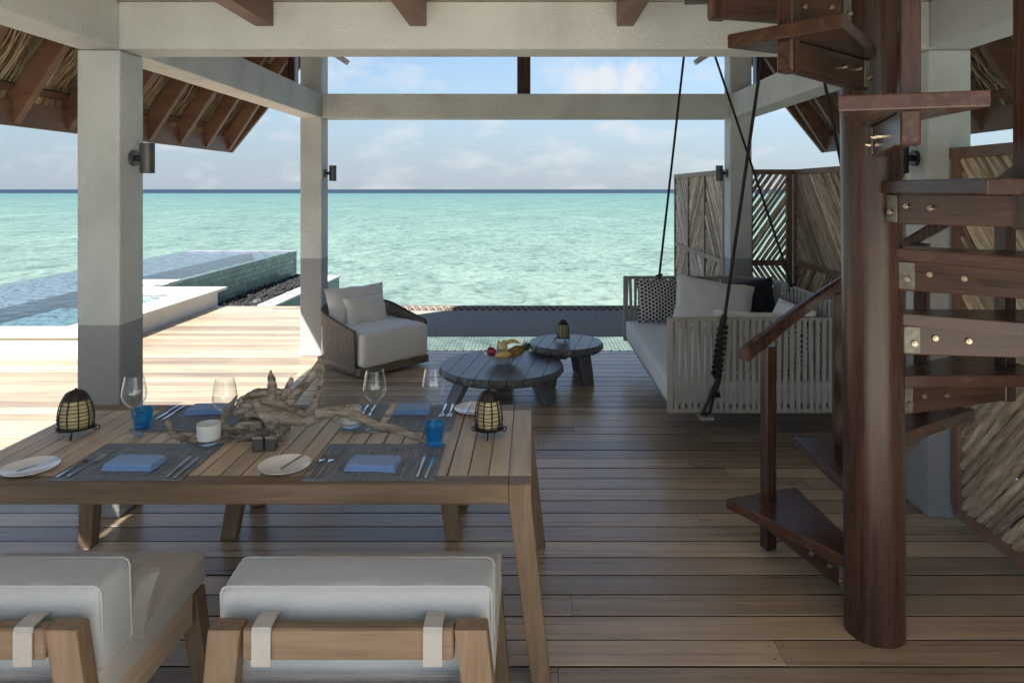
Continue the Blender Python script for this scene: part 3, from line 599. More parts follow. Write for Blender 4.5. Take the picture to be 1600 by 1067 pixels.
for x0, sg, lb in ((-2.06,-1,'pale strut end under the front beam near the far left column'),(1.84,1,'pale strut end under the front beam near the far right column')):
    tag(MB().bar((x0,7.76,3.27),(x0+sg*0.55,7.76,3.62),0.09,0.06).build('roof_strut', 'stucco', None, bev=0.004), lb, 'strut', 'pale roof struts')
hb = thing('swing_beam', 'timber beam overhead carrying the daybed ropes', 'beam', (1.76,6,4.0))
MB().box(1.66,1.88,4.3,7.70,3.99,4.15).build('beam', 'rafter_y', hb, world=True)
for yy in (4.5,7.5): MB().box(1.72,1.82,yy-0.05,yy+0.05,4.151,4.75).build('hanger', 'mahog_z', hb, world=True)

bounce_ceiling = thing('ceiling', 'unseen pale ceiling added over the seating area to bounce light down', None, (0,5.9,4.2)); bounce_ceiling['kind'] = 'structure'  # added out of view to bounce light onto the middle of the deck
for k in range(17): MB().box(-2.1+0.25*k+.002,-1.85+0.25*k-.002,4.2,7.7,4.16,4.19).build('board', 'render', bounce_ceiling, world=True)

# ------------------------------------------------------------------ wall lamps
def lamp(x, y, z, side, label, m):
    r = thing('wall_lamp', label, 'lamp', (x,y,z), 0, 'cylinder wall lamps')
    MB().tube([(0.002*side,0,0),(0.022*side,0,0)],0.045,20).build('back_plate', m, r, smooth=True)
    MB().tube([(0.02*side,0,0),(0.055*side,0,0)],0.017,12).build('arm', 'blackmetal', r, smooth=True)
    MB().lathe([(0.030,-0.087),(0.040,-0.087),(0.040,0.087),(0.036,0.087),(0.035,0.06),(0.0,0.06)],24,(0.088*side,0,0)).build('shade', m, r, smooth=True)
    MB().lathe([(0.0,-0.06),(0.031,-0.06),(0.031,-0.085)],20,(0.088*side,0,0)).build('lens', 'frost', r, smooth=True)
lamp(LX1,4.01,2.03,1,'bronze cylinder lamp on the near left column','lampmetal')
lamp(LX1,7.76,2.03,1,'bronze cylinder lamp on the far left column','lampmetal')
lamp(2.20,7.76,2.03,-1,'bronze cylinder lamp on the far right column','lampmetal')
lamp(RX0,4.01,2.03,-1,'black cylinder lamp on the near right column behind the stair','blackmetal')

# ------------------------------------------------------------------ stick screens
stick_mes = []
for k in range(6):
    mb = MB(); pts = [(noise.noise((k*3.1,i*0.7,0))*0.006, noise.noise((k*3.1,i*0.7,5))*0.006, -0.5+i/5) for i in range(6)]
    mb.tube(pts, [1.0*(0.92+0.2*noise.noise((k,i*1.3,9))) * 0.024 for i in range(6)], 7)
    stick_mes.append(mb.mesh('stick', 'stick', smooth=True))
def clip(px, pz, dx, dz, x0, x1, z0, z1):
    t0, t1 = -1e9, 1e9
    for p, d, a, b in ((px,dx,x0,x1),(pz,dz,z0,z1)):
        if abs(d) < 1e-9: continue
        ta, tb = (a-p)/d, (b-p)/d
        if ta > tb: ta, tb = tb, ta
        t0 = max(t0,ta); t1 = min(t1,tb)
    return (t0, t1) if t1 > t0 else None
def screen(label, A, B, cols, h=2.08, mid=1.0, lean=(1,), dia=0.050, gap=0.004, z0=0.03, first_up=1, fw=0.06, backing=False):
    """upright screen from A to B (x,y) on plan; cols panels, sticks slanting, direction alternating"""
    A = Vector((*A,0)); B = Vector((*B,0)); L = (B-A).length; ang = math.atan2(B.y-A.y, B.x-A.x)
    r = thing('stick_screen', label, 'screen', A, ang)
    t = 0.055
    MB().box(-0.02,L+0.02,-t/2-0.012,t/2+0.012,h-fw,h).build('rail', 'screen_frame', r, bev=0.003)
    MB().box(0,L,-t/2,t/2,z0,z0+fw).build('rail', 'screen_frame', r, bev=0.003)
    if backing: MB().box(0.01,L-0.01,0.030,0.040,z0+0.02,h-0.02).build('backing_board', 'backing', r)
    xs = [L*k/cols for k in range(cols+1)]
    for k, x in enumerate(xs):
        xa = min(max(x-fw/2,0),L-fw); MB().box(xa,xa+fw,-0.040,t/2+0.002,z0+fw+.001,h-fw-.001).build('stile', 'screen_frame', r, bev=0.003)
    for k in range(cols):
        xa = (xs[k]+fw/2 if k else fw); xb = (xs[k+1]-fw/2 if k < cols-1 else L-fw)
        MB().box(xa+.001,xb-.001,-0.037,t/2-.003,mid-fw/2,mid+fw/2).build('rail', 'screen_frame', r, bev=0.003)
        for lvl, (za, zb) in enumerate(((mid+fw/2, h-fw),(z0+fw, mid-fw/2))):
            sgn = first_up * (1 if k % 2 == 0 else -1) * (1 if lvl == 0 else -1)
            a = R(55 if abs(xb-xa) < 0.7 else 48); d = Vector((math.cos(a), sgn*math.sin(a))); nrm = Vector((-d.y, d.x))
            cx, cz = (xa+xb)/2, (za+zb)/2; half = (abs((xb-xa)*nrm.x)+abs((zb-za)*nrm.y))/2; q = -half+dia*0.4
            while q < half-dia*0.3:
                dd = dia*rnd.uniform(0.8,1.15); px, pz = cx+nrm.x*q, cz+nrm.y*q
                c = clip(px,pz,d.x,d.y,xa-0.008,xb+0.008,za-0.008,zb+0.008)
                if c and c[1]-c[0] > 0.06:
                    o = link('stick', stick_mes[rnd.randrange(6)], r); tm = (c[0]+c[1])/2
                    o.location = (px+d.x*tm, rnd.uniform(-0.006,0.006), pz+d.y*tm)
                    dirv = Vector((d.x,0,d.y)); o.rotation_mode = 'QUATERNION'
                    o.rotation_quaternion = dirv.to_track_quat('Z','Y') @ Matrix.Rotation(rnd.uniform(0,6.28),4,'Z').to_quaternion()
                    f = dd/0.048*0.98; o.scale = (f,f,c[1]-c[0])
                q += dd + rnd.uniform(0,gap)
    return r
screen('tall stick screen with a dark frame at the right edge behind the stair', (2.385,3.86), (2.385,1.75), 2, first_up=-1, mid=0.96, dia=0.052, gap=0.004)
screen('far stick screen of three columns beside the water', (2.27,10.8), (2.27,8.02), 3, first_up=-1, dia=0.054, gap=0.008, backing=True)
screen('narrow stick screen with see-through gaps right of the far column', (2.50,8.02), (3.02,8.02), 1, first_up=1, dia=0.045, gap=0.018)
screen('long stick screen behind the daybed and the stair post', (3.085,8.05), (3.085,4.15), 3, first_up=-1, dia=0.054, gap=0.008, backing=True)

# ------------------------------------------------------------------ net over the water
net = thing('overwater_net', 'dark lounging net stretched over the water beyond the deck', 'net', (0,9.4,0))
MB().box(-2.34,2.3,10.80,10.92,-0.10,0.02).build('frame_bar', 'netframe', net, bev=0.006, world=True)
MB().box(-2.34,-2.22,7.93,10.798,-0.10,0.015).build('frame_bar', 'netframe', net, bev=0.006, world=True)
MB().box(2.18,2.30,7.93,10.798,-0.10,0.015).build('frame_bar', 'netframe', net, bev=0.006, world=True)
MB().box(-2.22,2.18,7.93,7.96,-0.10,-0.004).build('frame_bar', 'netframe', net, world=True)
dn = MB(); x = -2.2
while x < 2.17:
    dn.box(x-0.0045,x+0.0045,8.84,10.70,-0.036,-0.028); x += 0.0165
y = 8.84
while y < 10.70:
    dn.box(-2.2,2.17,y-0.0045,y+0.0045,-0.0325,-0.0245); y += 0.0165
tag(dn.build('dense_mesh', 'netdark', net, world=True), kind='stuff')
ln = MB(); x = -2.2
while x < 2.17:
    ln.box(x-0.002,x+0.002,7.96,8.84,-0.0360,-0.0330); x += 0.045
y = 7.97
while y < 8.84:
    ln.box(-2.2,2.17,y-0.002,y+0.002,-0.0345,-0.0315); y += 0.055
tag(ln.build('open_mesh', 'netlight', net, world=True), kind='stuff')
lc = MB(); x = -2.18; k = 0; pts = []
while x < 2.16:
    pts.append((x, 10.70 if k % 2 else 10.795, -0.02 if k % 2 else 0.024)); x += 0.055; k += 1
lc.tube(pts, 0.007, 5).build('lacing', 'netlight', net, world=True)
lc = MB(); x = -2.18; k = 0; pts = []
while x < 2.16:
    pts.append((x, 7.985 if k % 2 else 7.935, -0.03 if k % 2 else 0.004)); x += 0.05; k += 1
lc.tube(pts, 0.006, 5).build('lacing', 'netlight', net, world=True)

# ------------------------------------------------------------------ spiral stair
ST = thing('spiral_staircase', 'dark red-brown timber spiral staircase winding round a thick post', 'staircase', (1.44,2.9,0))
pp = MB(); pp.tube([(0.0,0,0.003),(-0.005,0,1.0),(-0.017,0,2.2),(-0.022,0,3.6)], 0.118, 32); pp.build('centre_post', 'mahog_z', ST, smooth=True)
STEP = 30.9; RISE = 0.27
def pol(a, r, z=0.0): return Vector((r*math.cos(R(a)), r*math.sin(R(a)), z))
bolt_me = MB().tube([(0,0,0),(0,-0.012,0)],0.011,8).tube([(0,-0.012,0),(0,-0.02,0)],0.006,8).mesh('bolt', 'brass', smooth=True)
for k in range(10):
    z = 0.265 + RISE*k; a1 = 123.5 - STEP*k; a2 = a1-STEP; am = (a1+a2)/2
    hs_ = STEP/2+0.5
    i1 = pol(30,0.10); i2 = pol(-30,0.10); B = pol(hs_,0.785); C = pol(-hs_,0.785)
    td = MB().prism([(i1.x,i1.y),(i2.x,i2.y),(C.x,C.y),(B.x,B.y)], z-0.052, z).build('tread', 'mahog_y', ST, bev=0.006, seg=2)
    td.rotation_euler = (0,0,R(am)); dv = pol(am,1); sd = Vector((-dv.y,dv.x,0)); w = 0.026
    q = lambda r,zz,s_: Vector((r,s_,zz))
    bm_ = MB(); bm_.hexa([q(0.105,z-0.175,-w),q(0.735,z-0.155,-w),q(0.735,z-0.155,w),q(0.105,z-0.175,w)],[q(0.105,z-0.054,-w),q(0.735,z-0.054,-w),q(0.735,z-0.054,w),q(0.105,z-0.054,w)])
    bm_.build('support_beam', 'mahog', td, bev=0.003)
    for sg in (1,-1):
        MB().box(0.095,0.165,*sorted((sg*(w+.001),sg*(w+.008))),z-0.165,z-0.058).build('bracket', 'steelplate', td, bev=0.001)
        for rr, zz in ((0.142,z-0.125),(0.22,z-0.10),(0.34,z-0.105)):
            o = link('bolt', bolt_me, td); o.location = (rr, sg*(w+(0.008 if rr < 0.17 else 0.0)), zz); o.rotation_euler = (0,0,math.pi if sg > 0 else 0.0)
    zb = 0.003 if k == 0 else z-0.165
    top = 1.075 + RISE*k - 0.03
    bw = 0.030; bl = MB(); c0 = pol(am,0.700)
    dx = dv*bw; sy = sd*bw
    ring = lambda zz: [c0-dx-sy+Vector((0,0,zz)), c0+dx-sy+Vector((0,0,zz)), c0+dx+sy+Vector((0,0,zz)), c0-dx+sy+Vector((0,0,zz))]
    bl.hexa(ring(zb), ring(top)); bl.build('baluster', 'mahog_z', ST, bev=0.004)
hr = []; 
for i in range(0, 84):
    a = 120 - i*3.6
    zz = 1.085 + (108.0-a)/STEP*RISE
    if a > 108: zz = 1.085 - 0.075*((a-108)/12.0)
    p = pol(a,0.715,zz); hr.append((p,a))
hm = MB(); vs = []; fs = []; n_ = len(hr)
prof = [(-0.032,-0.03),(0.032,-0.03),(0.032,0.018),(0.018,0.034),(-0.018,0.034),(-0.032,0.018)]
for p,a in hr:
    dv = pol(a,1)
    for u,v in prof: vs.append(p+dv*u+Vector((0,0,v)))
for i in range(n_-1):
    for j in range(6): fs.append((i*6+j, i*6+(j+1)%6, (i+1)*6+(j+1)%6, (i+1)*6+j))
fs += [tuple(range(6)), tuple(reversed(range((n_-1)*6, n_*6)))]
hm.add(vs,fs).build('handrail', 'mahog_z', ST, smooth=True)

# ------------------------------------------------------------------ hanging daybed
sw = thing('hanging_daybed', 'woven grey daybed hung on black ropes', 'daybed', (1.75,6.15,0.24))
x0,x1,ya,yb,rc = 1.0,2.5,4.97,7.34,0.40
path = []
def arc(cx,cy,a0,a1,n=10): return [(cx+rc*math.cos(R(a0+(a1-a0)*i/n)), cy+rc*math.sin(R(a0+(a1-a0)*i/n))) for i in range(n+1)]
path = [(x0,ya)] + arc(x1-rc,ya+rc,-90,0) + arc(x1-rc,yb-rc,0,90) + [(x0,yb)]
def walk(path, step, start=0.0):
    res = []; dist = start; acc = 0
    for (ax,ay),(bx,by) in zip(path,path[1:]):
        L = math.hypot(bx-ax,by-ay)
        while dist <= acc+L:
            t = (dist-acc)/L; res.append((ax+(bx-ax)*t, ay+(by-ay)*t, math.atan2(by-ay,bx-ax))); dist += step
        acc += L
    return res
MB().tube([(x,y,0.915) for x,y in path],0.017,8).build('top_rail','frametube',sw,smooth=True,world=True)
MB().tube([(x,y,0.262) for x,y in path],0.020,8).build('bottom_rail','frametube',sw,smooth=True,world=True)
MB().bar((x0+0.03,ya+0.02,0.268),(x0+0.03,yb-0.02,0.268),0.04,0.03).build('front_rail','frametube',sw,bev=0.004,world=True)
for yy in (ya,yb): MB().box(x0-0.022,x0+0.022,yy-0.018,yy+0.018,0.245,0.93).build('corner_post','frametube',sw,bev=0.006,world=True)
MB().box(x0+0.03,x1-0.03,ya+0.03,yb-0.03,0.255,0.283).build('seat_board','frametube',sw,world=True)
strap_me = MB().box(-0.0140,0.0140,-0.002,0.002,-0.335,0.335).mesh('strap','strap',0.001)
for k,(x,y,a) in enumerate(walk(path,0.046,0.040)):
    nx, ny = math.sin(a), -math.cos(a)     # outward
    for lay in (1,-1):
        o = link('strap', strap_me, sw); off = 0.020 if lay > 0 else -0.040
        o.location = Vector((x+nx*off+math.cos(a)*(0.012 if lay < 0 else 0), y+ny*off+math.sin(a)*(0.012 if lay < 0 else 0), 0.59)) - sw.location
        o.rotation_euler = (0, (0.004 if lay > 0 else (0.022 if k % 2 else -0.022))+rnd.gauss(0,0.008), a)
mt = rbox(x1-x0-0.11, yb-ya-0.06, 0.186, 0.03, 10, (0,0,0.012), 0.004, 3).xform(Matrix.Translation(((x0+x1)/2-0.060,(ya+yb)/2,0.378))).build('mattress','mattress',sw,smooth=True,world=True)
def rope(pts, r=0.0125, name='rope'): return MB().tube(pts, r, 8).build(name,'rope',sw,smooth=True,world=True)
rope([(1.38,4.935,0.93),(1.829,4.97,4.0)]); rope([(1.36,7.34,0.93),(1.705,7.34,4.0)])
rope([(2.49,6.60,0.93),(1.705,7.34,4.0)]); rope([(2.49,5.05,0.93),(1.829,4.97,4.0)])
coil = [(1.365+0.030*math.cos(t_*0.9)-0.0022*t_*0.35, 4.915+0.030*math.sin(t_*0.9), 0.87-0.0057*t_*0.97) for t_ in range(0,66)]
rope(coil,0.013,'rope_knot'); rope([(1.38,4.93,0.95),(1.345,4.91,0.86),(1.33,4.91,0.5),(1.30,4.90,0.42)],0.02,'rope_core')
for dx in (-0.012,0.012): rope([(1.30+dx*.4,4.90,0.46),(1.275+dx,4.90,0.36),(1.245+dx*2,4.905,0.27),(1.225+dx,4.91,0.245)],0.011,'rope_tail')
rope([(1.31+0.022*math.cos(t_),4.90+0.022*math.sin(t_),0.40-0.002*t_) for t_ in range(0,8)],0.011,'rope_knot')
MB().box(1.19,1.29,4.87,5.02,0.222,0.240).build('foot_plate','frametube',sw,bev=0.003,world=True)
for (x,y) in ((1.36,7.34),(2.49,6.6),(2.49,5.05)): rope([(x+0.03*math.cos(t_),y+0.03*math.sin(t_),0.945-0.006*t_) for t_ in range(0,14)],0.012,'rope_knot')

pillow_thing('pillow','black and white lattice patterned pillow at the far end of the daybed','pillow',0.50,0.46,0.16,'lattice',(1.34,7.17,0.70),(R(-14),0,R(6)),1)
pillow_thing('pillow','large off-white fringed pillow leaning in the middle of the daybed','pillow',0.78,0.54,0.26,'whitefab',(1.79,6.80,0.705),(R(-26),R(9),R(-8)),2)
pillow_thing('pillow','charcoal pillow behind the large off-white pillow','pillow',0.70,0.46,0.19,'blackfab',(2.10,6.93,0.71),(R(-20),R(-10),R(-18)),3)
pillow_thing('pillow','pale pillow against the curved back of the daybed','pillow',0.75,0.40,0.18,'whitefab',(2.30,6.15,0.64),(R(-18),0,R(-86)),4)
pillow_thing('pillow','off-white pillow leaning on the near arm of the daybed','pillow',0.66,0.50,0.17,'whitefab',(1.66,5.13,0.715),(R(12),R(2),R(2)),5)
pillow_thing('pillow','small charcoal pillow at the near right corner of the daybed','pillow',0.45,0.44,0.15,'blackfab',(2.17,5.22,0.70),(R(14),0,R(10)),6)
pillow_thing('pillow','lattice patterned pillow seen through the near arm straps','pillow',0.44,0.40,0.12,'lattice',(2.05,5.075,0.665),(R(8),0,R(6)),7)

# ------------------------------------------------------------------ armchair
ac = thing('armchair','low rounded armchair with woven dark cord shell and pale seat','armchair',(-1.69,7.3,0),R(47))
def upath(w, yb_, yf, r, n=8):
    p = [(-w,yf),(-w,yb_-r)] + [(-w+r-r*math.cos(R(90*i/n)), yb_-r+r*math.sin(R(90*i/n))) for i in range(1,n+1)]
    return p + [(-x,y) for x,y in reversed(p)]
sp = upath(0.43,0.43,-0.36,0.26)
def rim(x,y):
    t = (y+0.36)/0.79; return 0.46 + 0.165*min(1,max(0,t))**1.15
fine = walk(sp,0.02)
MB().tube([(x*1.015,y*1.01,rim(x,y)) for x,y,a in fine],0.013,8).build('top_rim','cordframe',ac,smooth=True)
MB().tube([(x*0.95,y*0.95,0.05) for x,y,a in fine],0.014,8).build('bottom_rim','cordframe',ac,smooth=True)
for sx in (-1,1): MB().tube([(sx*0.436,-0.365,0.46),(sx*0.432,-0.372,0.25),(sx*0.41,-0.345,0.05)],0.013,8).build('front_rim','cordframe',ac,smooth=True)
cd = MB()
for x,y,a in walk(sp,0.0135,0.008):
    jx = rnd.uniform(-.002,.002); zt = rim(x,y)
    cd.tube([(x*0.95,y*0.95,0.05),(x*0.995+jx,y*0.995,0.25),(x*1.015,y*1.01,zt)],0.0062,5,caps=False)
tag(cd.build('woven_cord','cord',ac,smooth=True),kind='stuff')
MB().tube([(x*0.985,y*0.985,0.22) for x,y,a in fine],0.004,5).tube([(x*1.003,y*1.003,0.36) for x,y,a in fine],0.004,5).build('weave_band','cordframe',ac)
MB().box(-0.42,0.42,-0.44,0.36,0.03,0.105).build('plinth','plinth',ac,bev=0.004)
MB().lathe([(0.0,0.003),(0.26,0.003),(0.26,0.03)],28).build('swivel_base','blackmetal',ac,smooth=True)
rbox(0.80,0.80,0.335,0.035,10,(0.010,0.010,0.02),0.010,2,9).xform(Matrix.Translation((0,-0.06,0.275))).build('seat_cushion','cushion',ac,smooth=True)
ax = Matrix.Translation((-1.69,7.3,0)) @ Matrix.Rotation(R(47),4,'Z')
pl = pillow(0.74,0.44,0.20,seed=8).build('back_cushion','cushion',None,smooth=True); pl.matrix_world = ax @ Matrix.Translation((-0.02,0.235,0.60)) @ Matrix.Rotation(R(-16),4,'X'); tag(pl,'large pale back cushion at the back of the armchair','cushion')
pl = pillow(0.50,0.31,0.17,seed=9).build('lumbar_pillow','cushion',None,smooth=True); pl.matrix_world = ax @ Matrix.Translation((-0.02,0.07,0.575)) @ Matrix.Rotation(R(-20),4,'X'); tag(pl,'small pale pillow in front of the armchair back cushion','pillow')

# ------------------------------------------------------------------ round coffee tables
def coffee(label, c, r, z, pitch, legs, rot):
    root = thing('coffee_table', label, 'coffee table', (c[0],c[1],0), R(rot), 'round dark plank tables'); t = 0.075
    k = -math.ceil(r/pitch)
    offs = []
    xx = -r + (2*r-pitch*round(2*r/pitch))/2
    edges = [-r] + [(-round(2*r/pitch)/2+i)*pitch for i in range(1, int(round(2*r/pitch)))] + [r]
    for a,b in zip(edges,edges[1:]):
        a2, b2 = a+0.0025, b-0.0025
        def outline(rr, dz, wob):
            pts = []
            aa = max(-rr*0.9999, min(rr*0.9999, a2)); bb = max(-rr*0.9999, min(rr*0.9999, b2))
            if a == edges[0]: aa = -rr
            if b == edges[-1]: bb = rr
            n = 8
            for i in range(n+1):
                x = aa+(bb-aa)*i/n; y = -math.sqrt(max(0,rr*rr-x*x)); pts.append((x,y))
            for i in range(n+1):
                x = bb+(aa-bb)*i/n; y = math.sqrt(max(0,rr*rr-x*x)); pts.append((x,y))
            return [(x+wob*noise.noise((x*28,y*28,dz*60)),y+wob*noise.noise((x*28+7,y*28,dz*60)),z+dz) for x,y in pts]
        lays = [outline(r-0.002,0,0), outline(r+0.003,-0.006,0.002), outline(r+0.016,-0.03,0.012), outline(r+0.014,-0.052,0.012), outline(r-0.01,-t,0.004)]
        n = len(lays[0]); mb = MB(); vs = [p for l in lays for p in l]; fs = [tuple(range(n))]
        for l in range(len(lays)-1):
            for i in range(n): fs.append((l*n+i,(l+1)*n+i,(l+1)*n+(i+1)%n,l*n+(i+1)%n))
        fs.append(tuple(reversed(range((len(lays)-1)*n,len(lays)*n))))
        mb.add(vs,fs).build('plank','slate',root)
    MB().bar((-r*0.8,0,z-t-0.02),(r*0.8,0,z-t-0.02),0.09,0.035).bar((0,-r*0.75,z-t-0.021),(0,r*0.75,z-t-0.021),0.09,0.033).build('under_brace','slate',root)
    for a in legs:
        d = Vector((math.cos(R(a-rot)),math.sin(R(a-rot)),0)); s_ = Vector((-d.y,d.x,0)); w = r*0.155+0.02; th_ = 0.028
        q = lambda rr,zz,ww: [d*(rr-th_)-s_*ww+Vector((0,0,zz)), d*(rr+th_)-s_*ww+Vector((0,0,zz)), d*(rr+th_)+s_*ww+Vector((0,0,zz)), d*(rr-th_)+s_*ww+Vector((0,0,zz))]
        MB().hexa(q(r*0.86,0.003,w*0.85), q(r*0.66,z-t-0.002,w*1.05)).build('leg','slate',root,bev=0.004)
    return root
coffee('larger round dark plank coffee table holding the fruit bowl',(-0.264,6.2),0.545,0.287,0.136,(-28,208,90),-8)
coffee('smaller taller round dark plank table holding a lantern',(0.34,6.75),0.352,0.366,0.122,(-50,-125,60,170),-12)

# fruit bowl and fruit
FB = Vector((-0.245,6.22,0.289))
tag(MB().lathe([(0.0,0.002),(0.06,0.002),(0.075,0.008),(0.13,0.045),(0.17,0.088),(0.178,0.094),(0.168,0.092),(0.125,0.052),(0.07,0.016),(0.0,0.012)],36).jitter(0.003,30,2).build('fruit_bowl','bowlglass',None,smooth=True),'hammered glass fruit bowl on the larger round table','bowl').location = FB
def blob(prof_r, L, m, name, label, loc, rot, n=14, squash=1.0, seed=1):
    mb = MB().lathe([(prof_r*math.sin(math.pi*(i/10))**0.75*(1-0.15*(i/10-0.5)), -L/2+L*i/10) for i in range(11)],n,sy=squash).jitter(0.003,20,seed)
    o = mb.build(name,m,None,smooth=True); o.location = FB+Vector(loc); o.rotation_euler = [R(a) for a in rot]; return tag(o,label,'fruit')
blob(0.047,0.15,'mango','mango','yellow mango at the front of the fruit bowl',(0.0,-0.075,0.085),(80,8,84),squash=0.85)
blob(0.050,0.115,'pale_fruit','guava','pale round fruit on top of the fruit bowl',(-0.015,0.01,0.145),(0,15,10),seed=4)
o = blob(0.042,0.10,'dragon','dragonfruit','pink dragonfruit at the left of the fruit bowl',(-0.115,-0.01,0.105),(0,-30,0),seed=5)
lf = MB()
for k in range(14):
    a = k*2.4; zz = -0.04+0.006*k; d = Vector((math.cos(a),math.sin(a),0)); s_ = Vector((-d.y,d.x,0)); b = d*0.037+Vector((0,0,zz))
    lf.add([b-s_*0.009,b+s_*0.009,b+d*0.022+Vector((0,0,0.035))],[(0,1,2)])
lf.build('scale_leaf','leafgreen',o)
bn = MB().tube([(-0.09+0.18*t_, 0.05, 0.115+0.055*math.sin(t_*2.6)+0.02*t_) for t_ in [i/8 for i in range(9)]],[0.006,0.014,0.018,0.019,0.019,0.018,0.016,0.011,0.005],7)
o = bn.build('banana','banana',None,smooth=True); o.location = FB+Vector((0.05,0.02,0.0)); tag(o,'yellow banana curving over the fruit bowl','fruit')
for dx,dz,lb in ((-0.055,0.185,'small yellow finger banana standing up at the back left of the bowl'),(-0.005,0.190,'small yellow finger banana standing up at the back middle of the bowl')):
    o = MB().tube([(dx,0.05,dz-0.06),(dx+0.006,0.05,dz-0.02),(dx+0.004,0.05,dz+0.01)],[0.016,0.016,0.006],7).build('finger_banana','banana',None,smooth=True); o.location = FB; tag(o,lb,'fruit')
pa = thing('pineapple','pineapple lying at the right of the fruit bowl with its leafy crown up','fruit',FB+Vector((0.10,-0.03,0.105)))
pa.rotation_euler = (R(18),R(62),R(12))
MB().lathe([(0.052*math.sin(math.pi*(0.12+0.8*i/8))**0.5,-0.085+0.17*i/8) for i in range(9)],16,caps=True).jitter(0.004,60,3).build('body','pine',pa,smooth=True)
cr = MB()
for k in range(46):
    a = k*2.4; t_ = k/46; d = Vector((math.cos(a),math.sin(a),0)); s_ = Vector((-d.y,d.x,0)); b = d*(0.024*(1-t_)+0.003)+Vector((0,0,0.078+0.03*t_)); l = 0.085*(1-0.35*t_)
    tip = b+d*l*(0.75-0.55*t_)+Vector((0,0,l*(0.55+0.5*t_))); mid_ = b*0.5+tip*0.5+Vector((0,0,0.012))
    cr.add([b-s_*0.007,b+s_*0.007,mid_+s_*0.0055,mid_-s_*0.0055,tip],[(0,1,2,3),(3,2,4)])
cr.build('crown','leafgreen',pa)

# ------------------------------------------------------------------ dining table and bench
TZ = 0.74
dt = thing('dining_table','long slatted teak dining table set for four','table',(-1.13,3.08,0))
TX0,TX1,TY0,TY1 = -2.263,0.0,2.60,3.568; bw = 0.085
def tp(mb,name,m,bev=0.003,parent=None,seg=1): return mb.build(name,m,parent or dt,bev=bev,world=True,seg=seg)
tp(MB().box(TX0+bw+.001,TX1-bw-.001,TY0,TY0+bw,TZ-0.075,TZ),'frame_rail','teak')
tp(MB().box(TX0+bw+.001,TX1-bw-.001,TY1-bw,TY1,TZ-0.075,TZ),'frame_rail','teak')
tp(MB().box(TX0,TX0+bw,TY0+bw+.001,TY1-bw-.001,TZ-0.075,TZ),'frame_rail','teak_y')
tp(MB().box(TX1-bw,TX1,TY0+bw+.001,TY1-bw-.001,TZ-0.075,TZ),'frame_rail','teak_y')
ns = 26; p_ = (TX1-TX0-2*bw)/ns
for k in range(ns):
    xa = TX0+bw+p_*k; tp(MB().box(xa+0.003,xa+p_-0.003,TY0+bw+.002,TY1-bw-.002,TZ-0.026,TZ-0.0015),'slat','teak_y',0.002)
for xx in (-1.9,-1.13,-0.37): tp(MB().box(xx-0.03,xx+0.03,TY0+bw+.002,TY1-bw-.002,TZ-0.07,TZ-0.028),'cross_bar','teak_y',0.0)
for sx in (0,1):
    for sy in (0,1):
        xa, xb = (TX0,TX0+bw) if sx == 0 else (TX1-bw,TX1); ya_, yb_ = (TY0,TY0+bw) if sy == 0 else (TY1-bw,TY1)
        ox = -0.082 if sx == 0 else 0.082; oy = -0.07 if sy == 0 else 0.07; s_ = 0.008
        top = [(xa,ya_,TZ),(xb,ya_,TZ),(xb,yb_,TZ),(xa,yb_,TZ)]
        bot = [(xa+ox+s_,ya_+oy+s_,0.004),(xb+ox-s_,ya_+oy+s_,0.004),(xb+ox-s_,yb_+oy-s_,0.004),(xa+ox+s_,yb_+oy-s_,0.004)]
        mid_ = [(xa,ya_,TZ-0.075),(xb,ya_,TZ-0.075),(xb,yb_,TZ-0.075),(xa,yb_,TZ-0.075)]
        mb = MB(); mb.add(bot+mid_+top,[(0,3,2,1),(8,9,10,11)]+[(i,(i+1)%4,4+(i+1)%4,4+i) for i in range(4)]+[(4+i,4+(i+1)%4,8+(i+1)%4,8+i) for i in range(4)])
        tp(mb,'leg','teak_z',0.003)
bn_ = thing('bench','low teak bench tucked under the far side of the dining table','bench',(-1.0,3.88,0))
MB().box(-1.75,-0.28,3.66,4.08,0.40,0.44).build('seat','teak',bn_,bev=0.004,world=True)
MB().box(-1.70,-0.33,3.70,4.04,0.34,0.399).build('seat_frame','teak',bn_,bev=0.003,world=True)
for xx,ox in ((-1.55,-0.05),(-0.46,0.05)):
    for yy,oy in ((3.70,-0.03),(4.02,0.03)):
        MB().hexa([(xx+ox-.04,yy+oy-.032,.004),(xx+ox+.04,yy+oy-.032,.004),(xx+ox+.04,yy+oy+.032,.004),(xx+ox-.04,yy+oy+.032,.004)],[(xx-.045,yy-.035,.339),(xx+.045,yy-.035,.339),(xx+.045,yy+.035,.339),(xx-.045,yy+.035,.339)]).build('leg','teak_z',bn_,bev=0.003,world=True)

